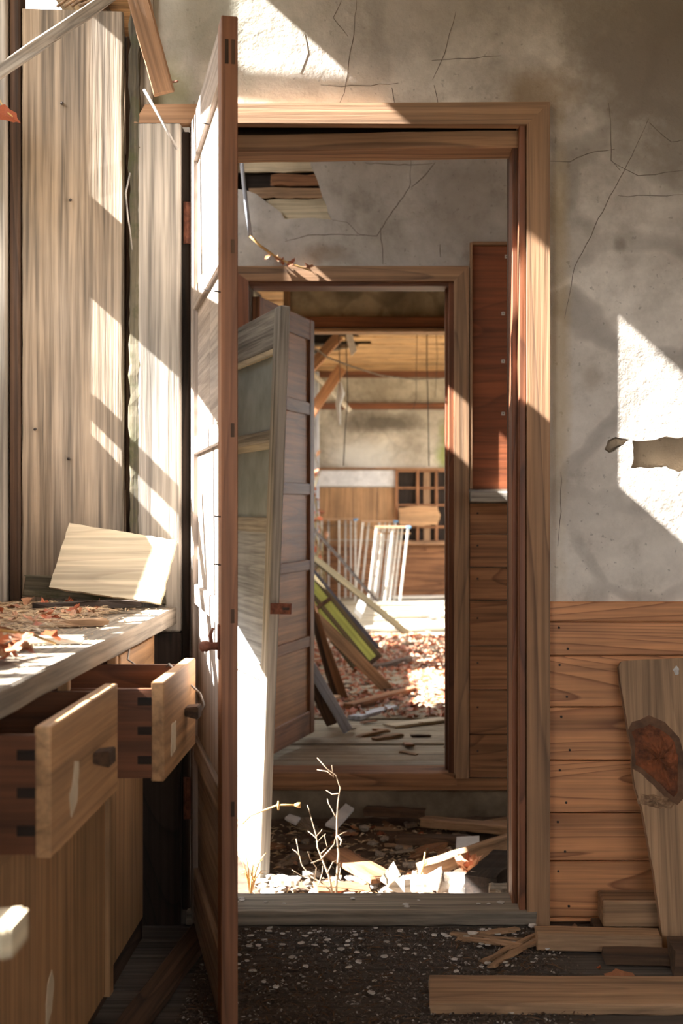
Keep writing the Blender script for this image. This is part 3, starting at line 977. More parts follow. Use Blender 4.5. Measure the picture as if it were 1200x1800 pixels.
mesh_obj('latch_lever', tube_mesh([[((0, -0.012, -0.008), 0.004), ((-0.004, -0.016, 0.012), 0.004), ((0, -0.01, 0.026), 0.003)]], 6), M('rust'), lt, (0, 0, 0))
for zc in (1.68, 0.3):
    h = mesh_obj('hinge', box_mesh(0.006, 0.05, 0.10, 0.001), M('rust'), d1, (-0.004, 0.014, zc))
    mesh_obj('hinge_pin', tube_mesh([[((0, 0, -0.05), 0.005), ((0, 0, 0.05), 0.005)]], 8), M('rust'), h, (-0.003, -0.026, 0))
for (xx, zc) in ((0.46, 1.79), (0.5, 1.44), (DW - 0.012, 1.40), (DW - 0.01, 0.98), (DW - 0.01, 0.89)):
    mesh_obj('nail', tube_mesh([[((0, 0.004, 0), 0.0015), ((0, -0.012, 0.002), 0.0015)]], 5), M('iron'), d1, (xx, 0, zc))

# ------------------------------------------------------------------ inner door, opened into the far room
d2 = empty('door_2', (-0.548, 5.34, 0.0), quat_z((0.172, 0.72)), 'brown six rail panelled door standing open in the inner doorway', 'door', kind=ST)
W2, H2 = 0.74, 1.82
box('stile', 0, 0.06, -0.03, 0, 0.0, H2, 'doorwood', d2)
box('stile', W2 - 0.06, W2, -0.03, 0, 0.0, H2, 'doorwood', d2)
r2 = [(1.73, 1.82), (1.40, 1.455), (1.05, 1.10), (0.72, 0.765), (0.385, 0.43), (0.0, 0.1)]
for a, b in r2:
    box('rail', 0.058, W2 - 0.058, -0.028, -0.002, a, b, 'doorwood', d2)
for i in range(5):
    box('door_panel', 0.054, W2 - 0.054, -0.019, -0.011, r2[i + 1][1] - 0.004, r2[i][0] + 0.004, 'doorpanel', d2, 0.001, 'X')

# ------------------------------------------------------------------ glazed door leaf leaning in the passage
gd = empty('glazed_door', (-0.427, 4.34, -0.185), quat_z((-0.36, 1.0)), 'detached grey glazed door leaf tilted upright in the passage, rusty hasp on its edge', 'door')
gd.rotation_mode = 'XYZ'
gd.rotation_euler = (math.radians(2.2), 0, quat_z((-0.36, 1.0)))
GW, GH, GT = 0.74, 1.83, 0.036
box('stile', 0, 0.07, -GT, 0, 0, GH, 'grey', gd, 0.004)
box('stile', GW - 0.07, GW, -GT, 0, 0, GH, 'grey', gd, 0.004)
gr = [(1.70, GH), (1.395, 1.435), (1.10, 1.15), (0.62, 0.67), (0.0, 0.14)]
for a, b in gr:
    rl = box('rail', 0.068, GW - 0.068, -GT + 0.003, -0.003, a, b, 'grey', gd, 0.003)
for i in (0, 1):
    box('pane', 0.06, GW - 0.06, -0.022, -0.018, gr[i + 1][1] - 0.01, gr[i][0] + 0.01, 'glass', gd, 0.0005)
    box('glazing_bead', 0.07, GW - 0.07, -0.012, -0.004, gr[i][0] - 0.022, gr[i][0], 'pale', gd, 0.001)
    box('glazing_bead', 0.07, GW - 0.07, -0.034, -0.026, gr[i][0] - 0.022, gr[i][0], 'pale', gd, 0.001)
for i in (2, 3):
    box('door_panel', 0.06, GW - 0.06, -0.022, -0.014, gr[i + 1][1] - 0.008, gr[i][0] + 0.008, 'slatewood', gd, 0.001, 'X')
hs = mesh_obj('hasp', box_mesh(0.004, 0.07, 0.035, 0.001), M('rust'), gd, (-0.004, -0.04, 0.86))
mesh_obj('hasp_slot', box_mesh(0.003, 0.022, 0.008, 0.0005), M('iron'), hs, (-0.001, -0.016, 0))

# ------------------------------------------------------------------ cabinet and worktop along the left wall
cab = empty('drawer_cabinet', (0, 0, 0), 0, 'long brown wooden cabinet with open drawers under the littered worktop', 'cabinet')
FX = -0.55
multi_box('body', [(-0.99, -0.97, 0.55, 3.16, 0.0, 0.717), (-0.99, FX - 0.03, 3.14, 3.16, 0.0, 0.717), (-0.99, FX - 0.03, 0.55, 0.57, 0, 0.717), (-0.99, FX - 0.03, 0.55, 3.16, 0.05, 0.07), (-0.99, FX - 0.03, 0.57, 3.14, 0.505, 0.52)], M('darkwood', 'Y'), cab)
box('plinth', FX - 0.05, FX - 0.03, 0.55, 3.16, 0, 0.05, 'darkwood', cab)
box('drawer_rail', FX - 0.02, FX, 0.55, 3.16, 0.492, 0.522, 'plywood', cab)
box('top_rail', FX - 0.02, FX, 0.55, 3.16, 0.704, 0.718, 'plywood', cab)
for yy in (0.55, 1.43, 1.83, 2.318, 2.72, 3.135):
    box('partition', FX - 0.02, FX, yy, yy + 0.018, 0.52, 0.71, 'plywood', cab)
box('door_stile', FX - 0.02, FX + 0.004, 2.64, 2.672, 0.05, 0.492, 'plywood', cab)
s1 = box('sliding_door', FX - 0.022, FX - 0.006, 1.5, 2.645, 0.055, 0.49, 'plywood', cab, 0.002, 'Z')
s2 = box('sliding_door', FX - 0.022, FX - 0.006, 0.56, 1.498, 0.055, 0.49, 'plywood', cab, 0.002, 'Z')
s3 = box('sliding_door', FX - 0.04, FX - 0.024, 2.66, 3.14, 0.055, 0.49, 'plywood', cab, 0.002, 'Z')
# torn scraps of paper stuck on the sliding door and drawers
def scrap(pts, x, parent, seed):
    me = slab_mesh(ragged(pts, 0.012, 0.002, seed), [], x, x + 0.0012, 'YZ')
    o = mesh_obj('paper_label', me, M('paper'), parent)
    o.location = -parent.location
    return o


scrap([(2.19, 0.16), (2.225, 0.178), (2.24, 0.22), (2.225, 0.245), (2.2, 0.232), (2.188, 0.2)], FX - 0.006, s1, 1)


def pull_mesh(k=1.0):
    v = [(-0.001, -0.021, -0.009), (-0.001, 0.021, -0.009), (-0.001, 0.021, 0.007), (-0.001, -0.021, 0.007),
         (0.026, -0.024, -0.015), (0.026, 0.024, -0.015), (0.026, 0.024, 0.010), (0.026, -0.024, 0.010)]
    v = [(a * k, b * k, c * k) for a, b, c in v]
    me = pydata('pull', v, [(0, 1, 2, 3), (4, 7, 6, 5), (0, 4, 5, 1), (1, 5, 6, 2), (2, 6, 7, 3), (3, 7, 4, 0)])
    bm = bmesh.new()
    bm.from_mesh(me)
    bmesh.ops.bevel(bm, geom=list(bm.edges), offset=0.002, segments=2, affect='EDGES')
    bmesh.ops.recalc_face_normals(bm, faces=bm.faces)
    bm.to_mesh(me)
    bm.free()
    return me


def drawer(y0, y1, xf_, z0=0.53, z1=0.70, depth=0.40, k=1.0, paper=None, pull_y=None):
    b = depth
    d = multi_box('drawer', [(-b, -0.02, 0, 0.013, 0.006, z1 - z0 - 0.012), (-b, -0.02, y1 - y0 - 0.013, y1 - y0, 0.006, z1 - z0 - 0.012),
                             (-b, -b + 0.013, 0.013, y1 - y0 - 0.013, 0.006, z1 - z0 - 0.02), (-b + 0.013, -0.02, 0.013, y1 - y0 - 0.013, 0.01, 0.018)], M('drawerside', 'X'), cab)
    d.location = (xf_, y0, z0)
    fr = box('drawer_front', -0.022, 0.0, -0.001, y1 - y0 + 0.001, 0, z1 - z0, 'plywood', d, 0.002, 'Y')
    for q in range(3):
        zq = 0.03 + q * 0.05
        box('dovetail', -0.045, -0.021, -0.0016, 0.004, zq, zq + 0.014, 'blackwood', d, 0.0005)
        box('dovetail', -0.045, -0.021, y1 - y0 - 0.004, y1 - y0 + 0.0016, zq, zq + 0.02, 'blackwood', d, 0.0005)
    mesh_obj('drawer_pull', pull_mesh(k), M('darkwood' if k == 1 else 'pale', 'Y'), d, (0.0, pull_y if pull_y else (y1 - y0) * 0.52, (z1 - z0) * 0.5))
    if paper:
        me = slab_mesh(ragged(paper, 0.012, 0.002, 9), [], 0.0, 0.0012, 'YZ')
        mesh_obj('paper_label', me, M('paper'), d)
    return d


drawer(1.80, 2.235, -0.45, z0=0.535, z1=0.71, pull_y=0.27, paper=[(0.11, 0.03), (0.145, 0.045), (0.155, 0.10), (0.13, 0.105), (0.118, 0.075), (0.10, 0.065)])
drawer(2.33, 2.70, -0.39, pull_y=0.25, paper=[(0.07, 0.03), (0.12, 0.035), (0.122, 0.085), (0.075, 0.085)])
drawer(2.745, 3.125, FX + 0.004)
drawer(0.98, 1.36, -0.40, k=1.0, pull_y=0.21)
pk = [o for o in bpy.data.objects if o.name.startswith('drawer_pull')][-1]
pk.data = pull_mesh(1.2)
pk.data.materials.append(M('pale', 'Y'))
pk.scale = (2.4, 1.0, 1.0)
pk.location.z += 0.016

wt = empty('worktop', (0, 0, 0.741), 0, 'thick grey weathered worktop littered with leaves and straw', 'worktop')
for (xa, xb) in ((-0.995, -0.76), (-0.757, -0.512)):
    SEED[0] += 1
    beam('worktop_board', ((xa + xb) / 2, 0.5, 0.0), ((xa + xb) / 2, 3.235, 0.0), xb - xa, 0.04, 'worktop', wt, (0, 0, 1), 24, 0.0015, 0.002)
TOP = 0.762

# ------------------------------------------------------------------ loose timber in the near room
def thing(o, label, cat, group=None):
    return tag(o, label, cat, group)


# board leaning on the wall at the right
q = [(1087, 1172), (1092, 1163), (1130, 1160), (1260, 1154), (1330, 1680), (1165, 1668), (1158, 1600), (1150, 1540), (1137, 1470), (1128, 1420), (1116, 1385), (1111, 1345), (1112, 1318), (1104, 1285), (1096, 1235), (1090, 1200)]
BY = 3.17


def lean_pt(px, py):
    # board plane: foot at Y=3.06 (z=0.0), top resting on the wall
    # solve for the depth along the pixel ray where Y = 3.10 + 0.16*(z/0.66)
    Y = 3.1
    for _ in range(8):
        zz = zpx(py, Y)
        Y = 3.085 + 0.15 * zz / 0.66
    return P(px, py, Y)


org = lean_pt(1165, 1668)
pts3 = [lean_pt(a, b) for a, b in q]
ex = Vector((1, 0, 0))
ez = Vector((0, 0.15 / 0.66, 1)).normalized()
ny = ez.cross(ex)
ny.normalize()                                   # normal roughly +Y
poly = [((p - org).dot(ex), (p - org).dot(ez)) for p in pts3]
me = slab_mesh(ragged(poly, 0.03, 0.0012, 4), [], 0.0, 0.028)
rotq = Matrix((ex, ny, ez)).transposed().to_quaternion()
lb = mesh_obj('leaning_board', me, M('driftwood', 'Z'), None, org + Vector((0, 0, 0.001)), rotq)
thing(lb, 'wide brown board with a dark bark pocket leaning on the wainscot', 'board')


def lump_mesh(pts, depth, seed, rings=4, edge=0.003):
    """domed irregular patch over a polygon lying in local XZ, facing -Y"""
    r = random.Random(seed)
    c = Vector((sum(p[0] for p in pts) / len(pts), sum(p[1] for p in pts) / len(pts)))
    verts, faces = [], []
    n = len(pts)
    for k in range(rings):
        s = 1 - k / rings
        hh = depth * (1 - s ** 2.2)
        for p in pts:
            a = c + (Vector(p) - c) * s
            verts.append((a.x, -hh * r.uniform(0.3, 1.3) + (edge if k == 0 else 0), a.y))
    verts.append((c.x, -depth, c.y))
    for k in range(rings - 1):
        for i in range(n):
            j = (i + 1) % n
            faces.append((k * n + i, k * n + j, (k + 1) * n + j, (k + 1) * n + i))
    for i in range(n):
        faces.append(((rings - 1) * n + i, (rings - 1) * n + (i + 1) % n, len(verts) - 1))
    me = pydata('lump', verts, faces)
    bm = bmesh.new()
    bm.from_mesh(me)
    bmesh.ops.recalc_face_normals(bm, faces=bm.faces)
    bm.to_mesh(me)
    bm.free()
    return me


def on_board(pp):
    out = []
    for a, b in pp:
        p = lean_pt(a, b) - org
        out.append((p.dot(ex), p.dot(ez)))
    return out


bp = ragged(on_board([(1105, 1283), (1112, 1276), (1128, 1274), (1140, 1268), (1165, 1278), (1188, 1302), (1196, 1330), (1194, 1360), (1193, 1400), (1186, 1408), (1172, 1396), (1150, 1374), (1130, 1356), (1112, 1346), (1112, 1318)]), 0.012, 0.002, 6)
rim = ragged(on_board([(1103, 1285), (1110, 1270), (1124, 1266), (1140, 1258), (1168, 1270), (1193, 1297), (1203, 1330), (1200, 1365), (1201, 1404), (1190, 1416), (1168, 1402), (1148, 1381), (1128, 1362), (1111, 1352), (1110, 1318)]), 0.012, 0.0012, 16)
mesh_obj('bark_rim', lump_mesh(rim, 0.002, 13, 3, -0.0006), M('rim'), lb)
o = mesh_obj('bark_pocket', lump_mesh(bp, 0.010, 3, 7), M('bark'), lb)
o['label'] = 'rough reddish brown bark pocket'
bp = ragged(on_board([(1120, 1394), (1150, 1396), (1180, 1402), (1189, 1414), (1184, 1424), (1160, 1424), (1140, 1420), (1121, 1414)]), 0.008, 0.002, 7)
o = mesh_obj('burl', lump_mesh(bp, 0.006, 5, 5), M('burl'), lb)
bp = ragged(on_board([(1180, 1178), (1188, 1168), (1195, 1176), (1194, 1188), (1187, 1190)]), 0.006, 0.001, 8)
mesh_obj('paint_blob', lump_mesh(bp, 0.003, 6, 3), M('chip'), lb)

# blocks and planks on the floor at the right
o = box('wood_block', 0.489, 0.66, 3.17, 3.262, 0.0, 0.062, 'driftwood', None, 0.003)
o.location.z += 0.022
thing(o, 'square brown timber block lying against the foot of the wainscot', 'wood block')
o = box('floor_batten', 0.47, 0.7, 3.175, 3.25, 0.0, 0.021, 'darkwood', None, 0.003)
thing(o, 'dark batten under the square timber block', 'batten')
p0, p1 = G(950, 1668, 0.0), G(1190, 1668, 0.0)
o = beam('floor_plank_offcut', (0.325, 3.092, 0.022), (0.60, 3.072, 0.022), 0.06, 0.04, 'driftwood', None)
thing(o, 'thick weathered plank end lying on the floor below the leaning board', 'plank')
o = beam('floor_plank_offcut', (0.462, 3.005, 0.012), (0.70, 2.985, 0.012), 0.065, 0.022, 'darkwood', None)
thing(o, 'thin dark strip of wood in front of the thick plank end', 'plank')
o = beam('floor_plank_offcut', (0.60, 2.945, 0.03), (0.80, 2.93, 0.03), 0.10, 0.058, 'darkwood', None)
thing(o, 'dark timber end at the right edge of the floor', 'wood block')
o = beam('loose_floorboard', (0.075, 2.765, 0.012), (0.80, 2.758, 0.012), 0.165, 0.022, 'driftwood', None, (0, 0, 1), 14, 0.0015, 0.003)
thing(o, 'long brown board lying flat on the floor in front', 'board')
# dark boards in the shade between cabinet and door
o = beam('shaded_board', (-0.50, 2.55, 0.012), (-0.44, 3.2, 0.012), 0.06, 0.02, 'darkwood', None)
thing(o, 'narrow dark board on the floor beside the cabinet', 'board')
# splintered wood near the sill
SPL = [((850, 1690), (945, 1642)), ((862, 1697), (948, 1648)), ((800, 1640), (925, 1652)), ((806, 1648), (918, 1662)), ((838, 1640), (905, 1634)), ((880, 1672), (946, 1657))]
for i, (a, b) in enumerate(SPL):
    pa, pb = G(a[0], a[1], 0.008), G(b[0], b[1], 0.012)
    pa.z, pb.z = 0.006, 0.012
    o = beam('wood_splinter', pa, pb, 0.016, 0.008, 'driftwood', None, (0, 0, 1), 5, 0.003, 0.012)
    thing(o, ('longest frayed splinter slanting up to the thick plank end', 'frayed splinter lying just in front of the longest one', 'frayed splinter lying level close to the sill', 'second level splinter just in front of the sill one', 'short splinter nearest to the sill edge', 'short splinter touching the thick plank end')[i], 'splinter', 'wood splinters by the sill')

# loose roof sticks at the upper left
o = beam('roof_stick', (-0.998, 2.95, 1.836), (-0.60, 3.17, 2.222), 0.03, 0.028, 'grey', None, (0, 0, 1), 8, 0.003, 0.002)
thing(o, 'grey weathered stick slanting across the top left corner', 'stick')
o = beam('hanging_batten', (-0.80, 2.98, 2.99), (-0.533, 3.19, 1.965), 0.05, 0.026, 'casing', None, (0, -1, 0), 8, 0.002, 0.004)
thing(o, 'brown batten hanging down beside the top of the doorway', 'batten')
tube('wall_nail', [P(286, 146, Y1), P(312, 143, Y1 - 0.06)], 0.0025, 'rust', wall, 6)
o = tube('straight_wire', [P(253, 158, 3.2), P(283, 210, 3.18), P(311, 262, 3.17)], 0.0035, 'wire', None, 6)
thing(o, 'straight pale wire slanting in front of the door post top', 'wire')
o = tube('loop_wire', [P(228, 305, 3.24), P(221, 340, 3.22), P(224, 380, 3.22), P(229, 410, 3.23), P(231, 440, 3.25)], 0.0022, 'wire', None, 6, wob=0.001)
thing(o, 'thin bent wire hanging beside the mossy strip', 'wire')
o = tube('drawer_wire', [P(214, 1122, 2.74) + Vector((.02, 0, 0)), P(226, 1160, 2.74), P(250, 1178, 2.72), P(290, 1179, 2.70), P(298, 1168, 2.68), P(320, 1190, 2.66), P(352, 1220, 2.62), P(359, 1240, 2.62), P(350, 1252, 2.62), P(341, 1250, 2.64)], 0.0022, 'wire', None, 6, wob=0.002)
thing(o, 'thin pale wire trailing over the open drawer', 'wire')

# small board leaning on the plank above the worktop, and batten behind it
pb = [P(a, b, 3.16) for a, b in ((113, 914), (306, 946), (283, 1062), (86, 1032))]
org2 = pb[3]
loc = [((p - org2).x, (p - org2).z) for p in pb]
me = slab_mesh(ragged(loc, 0.012, 0.0013, 12), [], 0.0, 0.016)
o = mesh_obj('leaning_offcut', me, M('pale', 'X'), None, org2 + Vector((0, 0.0, 0.0)), (math.radians(-18), 0, 0))
thing(o, 'square sawn pale board leaning above the littered worktop', 'board')
o = beam('back_batten', P(45, 1028, 3.24), P(290, 1044, 3.24), 0.05, 0.03, 'mossy', None, (0, -1, 0))
thing(o, 'mossy batten lying along the back of the worktop', 'batten')

# ------------------------------------------------------------------ small shapes used many times
def leaf_mesh(seed, n=14, fold=0.3):
    r = random.Random(seed)
    verts = [(0, 0, 0)]
    for i in range(n):
        a = 2 * math.pi * i / n
        rad = 0.5 * (0.62 + 0.38 * math.cos(a)) if False else 0.5
        lob = (0.78 if i % 2 else 1.0) * r.uniform(0.9, 1.08)
        x = math.cos(a) * rad * lob
        y = math.sin(a) * rad * 0.62 * lob * (1.0 - 0.25 * math.cos(a))
        verts.append((x, y, 0))
    c1, c2 = r.uniform(0.4, 1.2), r.uniform(-0.6, 0.9)
    verts = [(x, y, abs(y) * c1 * fold * 2 + x * x * c2 + (r.uniform(-.03, .03) if i else 0)) for i, (x, y, z) in enumerate(verts)]
    faces = [(0, 1 + i, 1 + (i + 1) % n) for i in range(n)]
    # stem
    b = len(verts)
    verts += [(-0.48, -0.012, 0.02), (-0.48, 0.012, 0.02), (-0.8, 0.03, 0.08)]
    faces.append((b, b + 1, b + 2))
    me = pydata('leaf', verts, faces)
    m = min(v.co.z for v in me.vertices)
    for v in me.vertices:
        v.co.z -= m
    return me


LEAVES = [leaf_mesh(i) for i in range(5)]
for m in LEAVES:
    m.materials.append(M('leaf'))


def chunk_mesh(seed, flat=0.5):
    r = random.Random(seed)
    bm = bmesh.new()
    bmesh.ops.create_icosphere(bm, subdivisions=1, radius=0.5)
    for v in bm.verts:
        v.co *= r.uniform(0.72, 1.15)
        v.co.z *= flat
        v.co.x = max(-0.36, min(0.4, v.co.x))
        v.co.z = max(-0.36 * flat, min(0.34 * flat, v.co.z))
    me = bpy.data.meshes.new('chunk')
    bm.to_mesh(me)
    bm.free()
    m = min(v.co.z for v in me.vertices)
    for v in me.vertices:
        v.co.z -= m
    return me


CHIPS = [chunk_mesh(i, 0.3) for i in range(5)]
STONES = [chunk_mesh(20 + i, 0.7) for i in range(5)]
for m in CHIPS:
    m.materials.append(M('chip'))
for m in STONES:
    m.materials.append(M('stone'))
SCRAPS = []
for i in range(4):
    me = plank_mesh(1.0, 0.22 + 0.06 * i, 0.09, 4, 0.02, 0.06, 300 + i, 0.01)
    me.materials.append(M(('driftwood', 'darkwood', 'greybrown', 'farbrown')[i], 'X'))
    for v in me.vertices:
        v.co.z += 0.05
    SCRAPS.append(me)


def scatter(name, meshes, n, where, size, label, cat, group, seed, tilt=0.35, zones=None, looks=None):
    r = random.Random(seed)
    for i in range(n):
        x, y, zz = where(r)
        o = bpy.data.objects.new(name, meshes[i % len(meshes)])
        s = r.uniform(*size)
        o.scale = (s, s, s * r.uniform(0.7, 1.1))
        o.location = (x, y, zz)
        o.rotation_euler = (r.uniform(-tilt, tilt), r.uniform(-tilt, tilt), r.uniform(0, 6.28))
        link(o)
        lab = label
        if looks:
            lab = looks[i % len(looks)] + ' ' + lab
        if zones:
            ax, cuts = zones
            val = o.location[ax]
            for lim, words in cuts:
                if val < lim:
                    lab = lab + ' ' + words
                    break
        tag(o, lab, cat, group)


def litter(name, n, where, length, width, matname, label, cat, seed, tilt=0.25, kindless=False):
    """uncountable fine litter: one object of many slivers"""
    r = random.Random(seed)
    verts, faces = [], []
    for i in range(n):
        c = Vector(where(r))
        a = r.uniform(0, math.pi)
        t = r.uniform(-tilt, tilt)
        L = r.uniform(*length)
        w = r.uniform(*width)
        d = Vector((math.cos(a) * math.cos(t), math.sin(a) * math.cos(t), math.sin(t)))
        s = Vector((-math.sin(a), math.cos(a), r.uniform(-.4, .4))) * w
        u = Vector((0, 0, w * 0.8))
        mid = c + Vector((0, 0, L * 0.06))
        b = len(verts)
        verts += [c - d * L / 2, mid - s, mid + s, mid + u, c + d * L / 2]
        faces += [(b, b + 1, b + 3), (b, b + 3, b + 2), (b, b + 2, b + 1), (b + 4, b + 3, b + 1), (b + 4, b + 2, b + 3), (b + 4, b + 1, b + 2)]
    o = mesh_obj(name, pydata(name, verts, faces), M(matname))
    return tag(o, label, cat, kind='stuff')


# ------------------------------------------------------------------ litter on the worktop
def wt_back(r):
    y = r.uniform(2.35, 3.2)
    return (r.uniform(-0.98, -0.66 + (y - 2.35) * 0.06), y, TOP + r.uniform(0, 0.012))


litter('straw_litter', 3200, wt_back, (0.02, 0.11), (0.0008, 0.003), 'straw', 'dry straw and bark crumbs strewn over the back of the worktop', 'straw', 5, 0.2)
litter('bark_crumbs', 700, lambda r: (r.uniform(-0.98, -0.52), r.uniform(1.7, 3.2), TOP + 0.001), (0.004, 0.018), (0.001, 0.003), 'straw', 'fine dirt and crumbs on the worktop boards', 'crumbs', 6, 0.1)
scatter('dry_leaf', LEAVES, 84, lambda r: ((lambda y: (r.uniform(-0.98, -0.64), y, TOP + r.uniform(0.002, 0.02)))(r.uniform(2.4, 3.15))), (0.022, 0.05), 'curled brown leaf in the straw on the worktop,', 'leaf', 'dry leaves on the back of the worktop', 7, 0.6, zones=(1, [(2.65, 'nearer the leaf heap'), (2.9, 'behind the brown stick'), (9, 'near the leaning square board')]))
scatter('dry_leaf', LEAVES, 44, lambda r: (r.gauss(-0.625, 0.035), r.gauss(2.11, 0.055), TOP + r.uniform(0.002, 0.035)), (0.03, 0.045), 'shiny reddish leaf in the heap on the near end of the worktop', 'leaf', 'leaf heap on the near worktop', 8, 0.7)
o = beam('wood_offcut', (-0.72, 2.33, TOP + 0.008), (-0.535, 2.36, TOP + 0.008), 0.028, 0.014, 'grey', None)
thing(o, 'short pale slat lying on the front of the worktop', 'slat')
o = beam('worktop_stick', (-0.80, 2.62, TOP + 0.008), (-0.575, 2.72, TOP + 0.008), 0.03, 0.014, 'driftwood', None, (0, 0, 1), 6, 0.003, 0.01)
thing(o, 'long splintered brown stick across the middle of the worktop', 'stick')
o = beam('worktop_bark', (-0.78, 3.0, TOP + 0.02), (-0.575, 3.06, TOP + 0.018), 0.035, 0.016, 'blackwood', None, (0, 0, 1), 6, 0.005, 0.012)
thing(o, 'dark rotten stick below the leaning square board', 'stick')
o = beam('worktop_bark', (-1.0 + 0.02, 2.72, TOP + 0.03), (-0.84, 2.82, TOP + 0.03), 0.09, 0.05, 'mossy', None, (0, 0, 1), 8, 0.007, 0.012)
thing(o, 'lump of grey bark at the left end of the worktop litter', 'bark')
o = tube('worktop_twig', [(-0.80, 2.18, TOP + 0.03), (-0.70, 2.22, TOP + 0.045), (-0.60, 2.27, TOP + 0.025), (-0.575, 2.33, TOP + 0.004)], 0.004, 'stalk', None, 6, 0.002)
thing(o, 'bent straw coloured twig over the leaf heap', 'twig')
scatter('dry_leaf', LEAVES, 1, lambda r: P(8, 205, 3.2), (0.07, 0.08), 'withered leaf caught on the post at the upper left edge', 'leaf', None, 12, 1.2)
bpy.data.objects[[o.name for o in bpy.data.objects if o.name.startswith('dry_leaf')][-1]].rotation_euler = (1.2, 0.3, 0.4)
o = tube('caught_straw', [P(-4, 170, 3.22), P(10, 195, 3.2), P(22, 205, 3.2)], 0.002, 'stalk', None, 5)
thing(o, 'wisp of straw caught on the post at the upper left edge', 'straw')

# ------------------------------------------------------------------ litter on the near floor
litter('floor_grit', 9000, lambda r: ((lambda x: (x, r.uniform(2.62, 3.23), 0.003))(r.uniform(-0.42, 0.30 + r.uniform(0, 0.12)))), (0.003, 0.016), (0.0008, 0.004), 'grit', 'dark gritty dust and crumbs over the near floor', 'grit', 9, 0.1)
litter('floor_straw', 500, lambda r: (r.uniform(-0.40, 0.36), r.uniform(2.62, 3.2), 0.006), (0.015, 0.05), (0.0008, 0.0022), 'fibre', 'brown wood fibres strewn on the near floor', 'fibres', 10, 0.15)
scatter('plaster_chip', CHIPS, 120, lambda r: (r.uniform(-0.40, 0.34), 3.23 - abs(r.gauss(0, 0.2)), 0.004), (0.007, 0.022), 'small white plaster chip on the near floor,', 'plaster chip', 'plaster chips on the near floor', 13, 0.15, zones=(1, [(2.85, 'towards the front'), (3.08, 'halfway to the sill'), (9, 'close to the sill')]))
for (a, b, s) in ((831, 1648, 0.034), (852, 1658, 0.026), (962, 1672, 0.024), (977, 1672, 0.022), (935, 1632, 0.026), (820, 1652, 0.02)):
    p = G(a, b, 0.0)
    o = bpy.data.objects.new('plaster_lump', STONES[int(s * 1000) % 5])
    o.data = CHIPS[int(s * 1000) % 5]
    o.scale = (s, s, s * 1.6)
    o.location = (p.x, p.y, 0.003)
    link(o)
    tag(o, 'larger pale plaster lump near the right end of the sill', 'plaster lump', 'plaster lumps by the sill')
scatter('plaster_chip', CHIPS, 14, lambda r: (r.uniform(-0.45, 0.28), r.uniform(3.27, 3.40), 0.034), (0.01, 0.024), 'white plaster chip lying on the door sill,', 'plaster chip', 'plaster chips on the sill', 14, 0.1, zones=(0, [(-0.1, 'left half'), (9, 'right half')]))


def big_leaf(px, py, zz, s, rot, label, tilt=(0.1, 0.1)):
    p = G(px, py, zz)
    o = bpy.data.objects.new('oak_leaf', LEAVES[RND.randrange(5)])
    o.scale = (s, s, s)
    o.location = (p.x, p.y, zz + 0.002)
    o.rotation_euler = (tilt[0], tilt[1], rot)
    link(o)
    return tag(o, label, 'leaf')


big_leaf(1095, 1727, 0.0, 0.085, 0.2, 'large brown oak leaf behind the flat front board')
big_leaf(1052, 1705, 0.0, 0.022, 1.2, 'tiny red leaf between the dark strip and the front board')
big_leaf(1155, 1664, 0.0, 0.04, 1.4, 'brown leaf leaning at the foot of the leaning board', (0.2, 1.0))
big_leaf(1066, 1632, 0.0, 0.05, 0.4, 'crumpled brown leaf in front of the square timber block', (0.5, 0.3))
big_leaf(1010, 1632, 0.0, 0.03, 2.0, 'pale curled leaf at the foot of the door casing', (0.9, 0.3))
big_leaf(1152, 1690, 0.0, 0.045, 2.4, 'brown leaf under the thin dark strip at the right edge', (0.3, 0.6))

# ------------------------------------------------------------------ passage debris
GZ = -0.2


def corr(r):
    return (r.uniform(-0.45, 0.55), r.uniform(3.75, 5.15), GZ + r.uniform(-0.01, 0.012))


def strip(r):
    return (r.uniform(-0.42, 0.5), r.uniform(4.02, 4.42), GZ + r.uniform(0.0, 0.015))


scatter('plaster_chunk', [STONES[i] for i in range(5)], 90, strip, (0.015, 0.05), 'pale plaster lump in the sunlit strip behind the sill,', 'rubble', 'sunlit rubble behind the sill', 21, 0.3, zones=(0, [(-0.2, 'near the tilted door'), (0.1, 'below the middle'), (9, 'towards the right jamb')]))
scatter('plaster_chip', CHIPS, 60, strip, (0.02, 0.08), 'flat white plaster flake in the sunlit strip,', 'plaster flake', 'sunlit plaster flakes', 22, 0.2, zones=(0, [(-0.2, 'near the tilted door'), (0.1, 'below the middle'), (9, 'towards the right jamb')]))
scatter('plaster_chunk', STONES, 60, corr, (0.02, 0.055), 'shaded brown rubble lump on the passage ground,', 'rubble', 'shaded rubble in the passage', 23, 0.3, zones=(0, [(-0.2, 'near the tilted door'), (0.1, 'below the middle'), (9, 'towards the right jamb')]))
scatter('wood_scrap', SCRAPS, 46, corr, (0.06, 0.2), 'wood scrap among the passage rubble,', 'wood scrap', 'wood scraps in the passage', 24, 0.18, zones=(0, [(-0.2, 'near the tilted door'), (0.1, 'below the middle'), (9, 'towards the right jamb')]), looks=['narrow light brown', 'dark brown', 'grey brown', 'broad reddish brown'])
scatter('dry_leaf', LEAVES, 90, corr, (0.03, 0.06), 'brown dry leaf among the passage rubble,', 'leaf', 'dry leaves in the passage', 25, 0.5, zones=(0, [(-0.2, 'near the tilted door'), (0.1, 'below the middle'), (9, 'towards the right jamb')]))
litter('passage_litter', 2600, corr, (0.01, 0.06), (0.001, 0.006), 'straw', 'fine bark and plaster litter on the passage ground', 'litter', 26, 0.25)


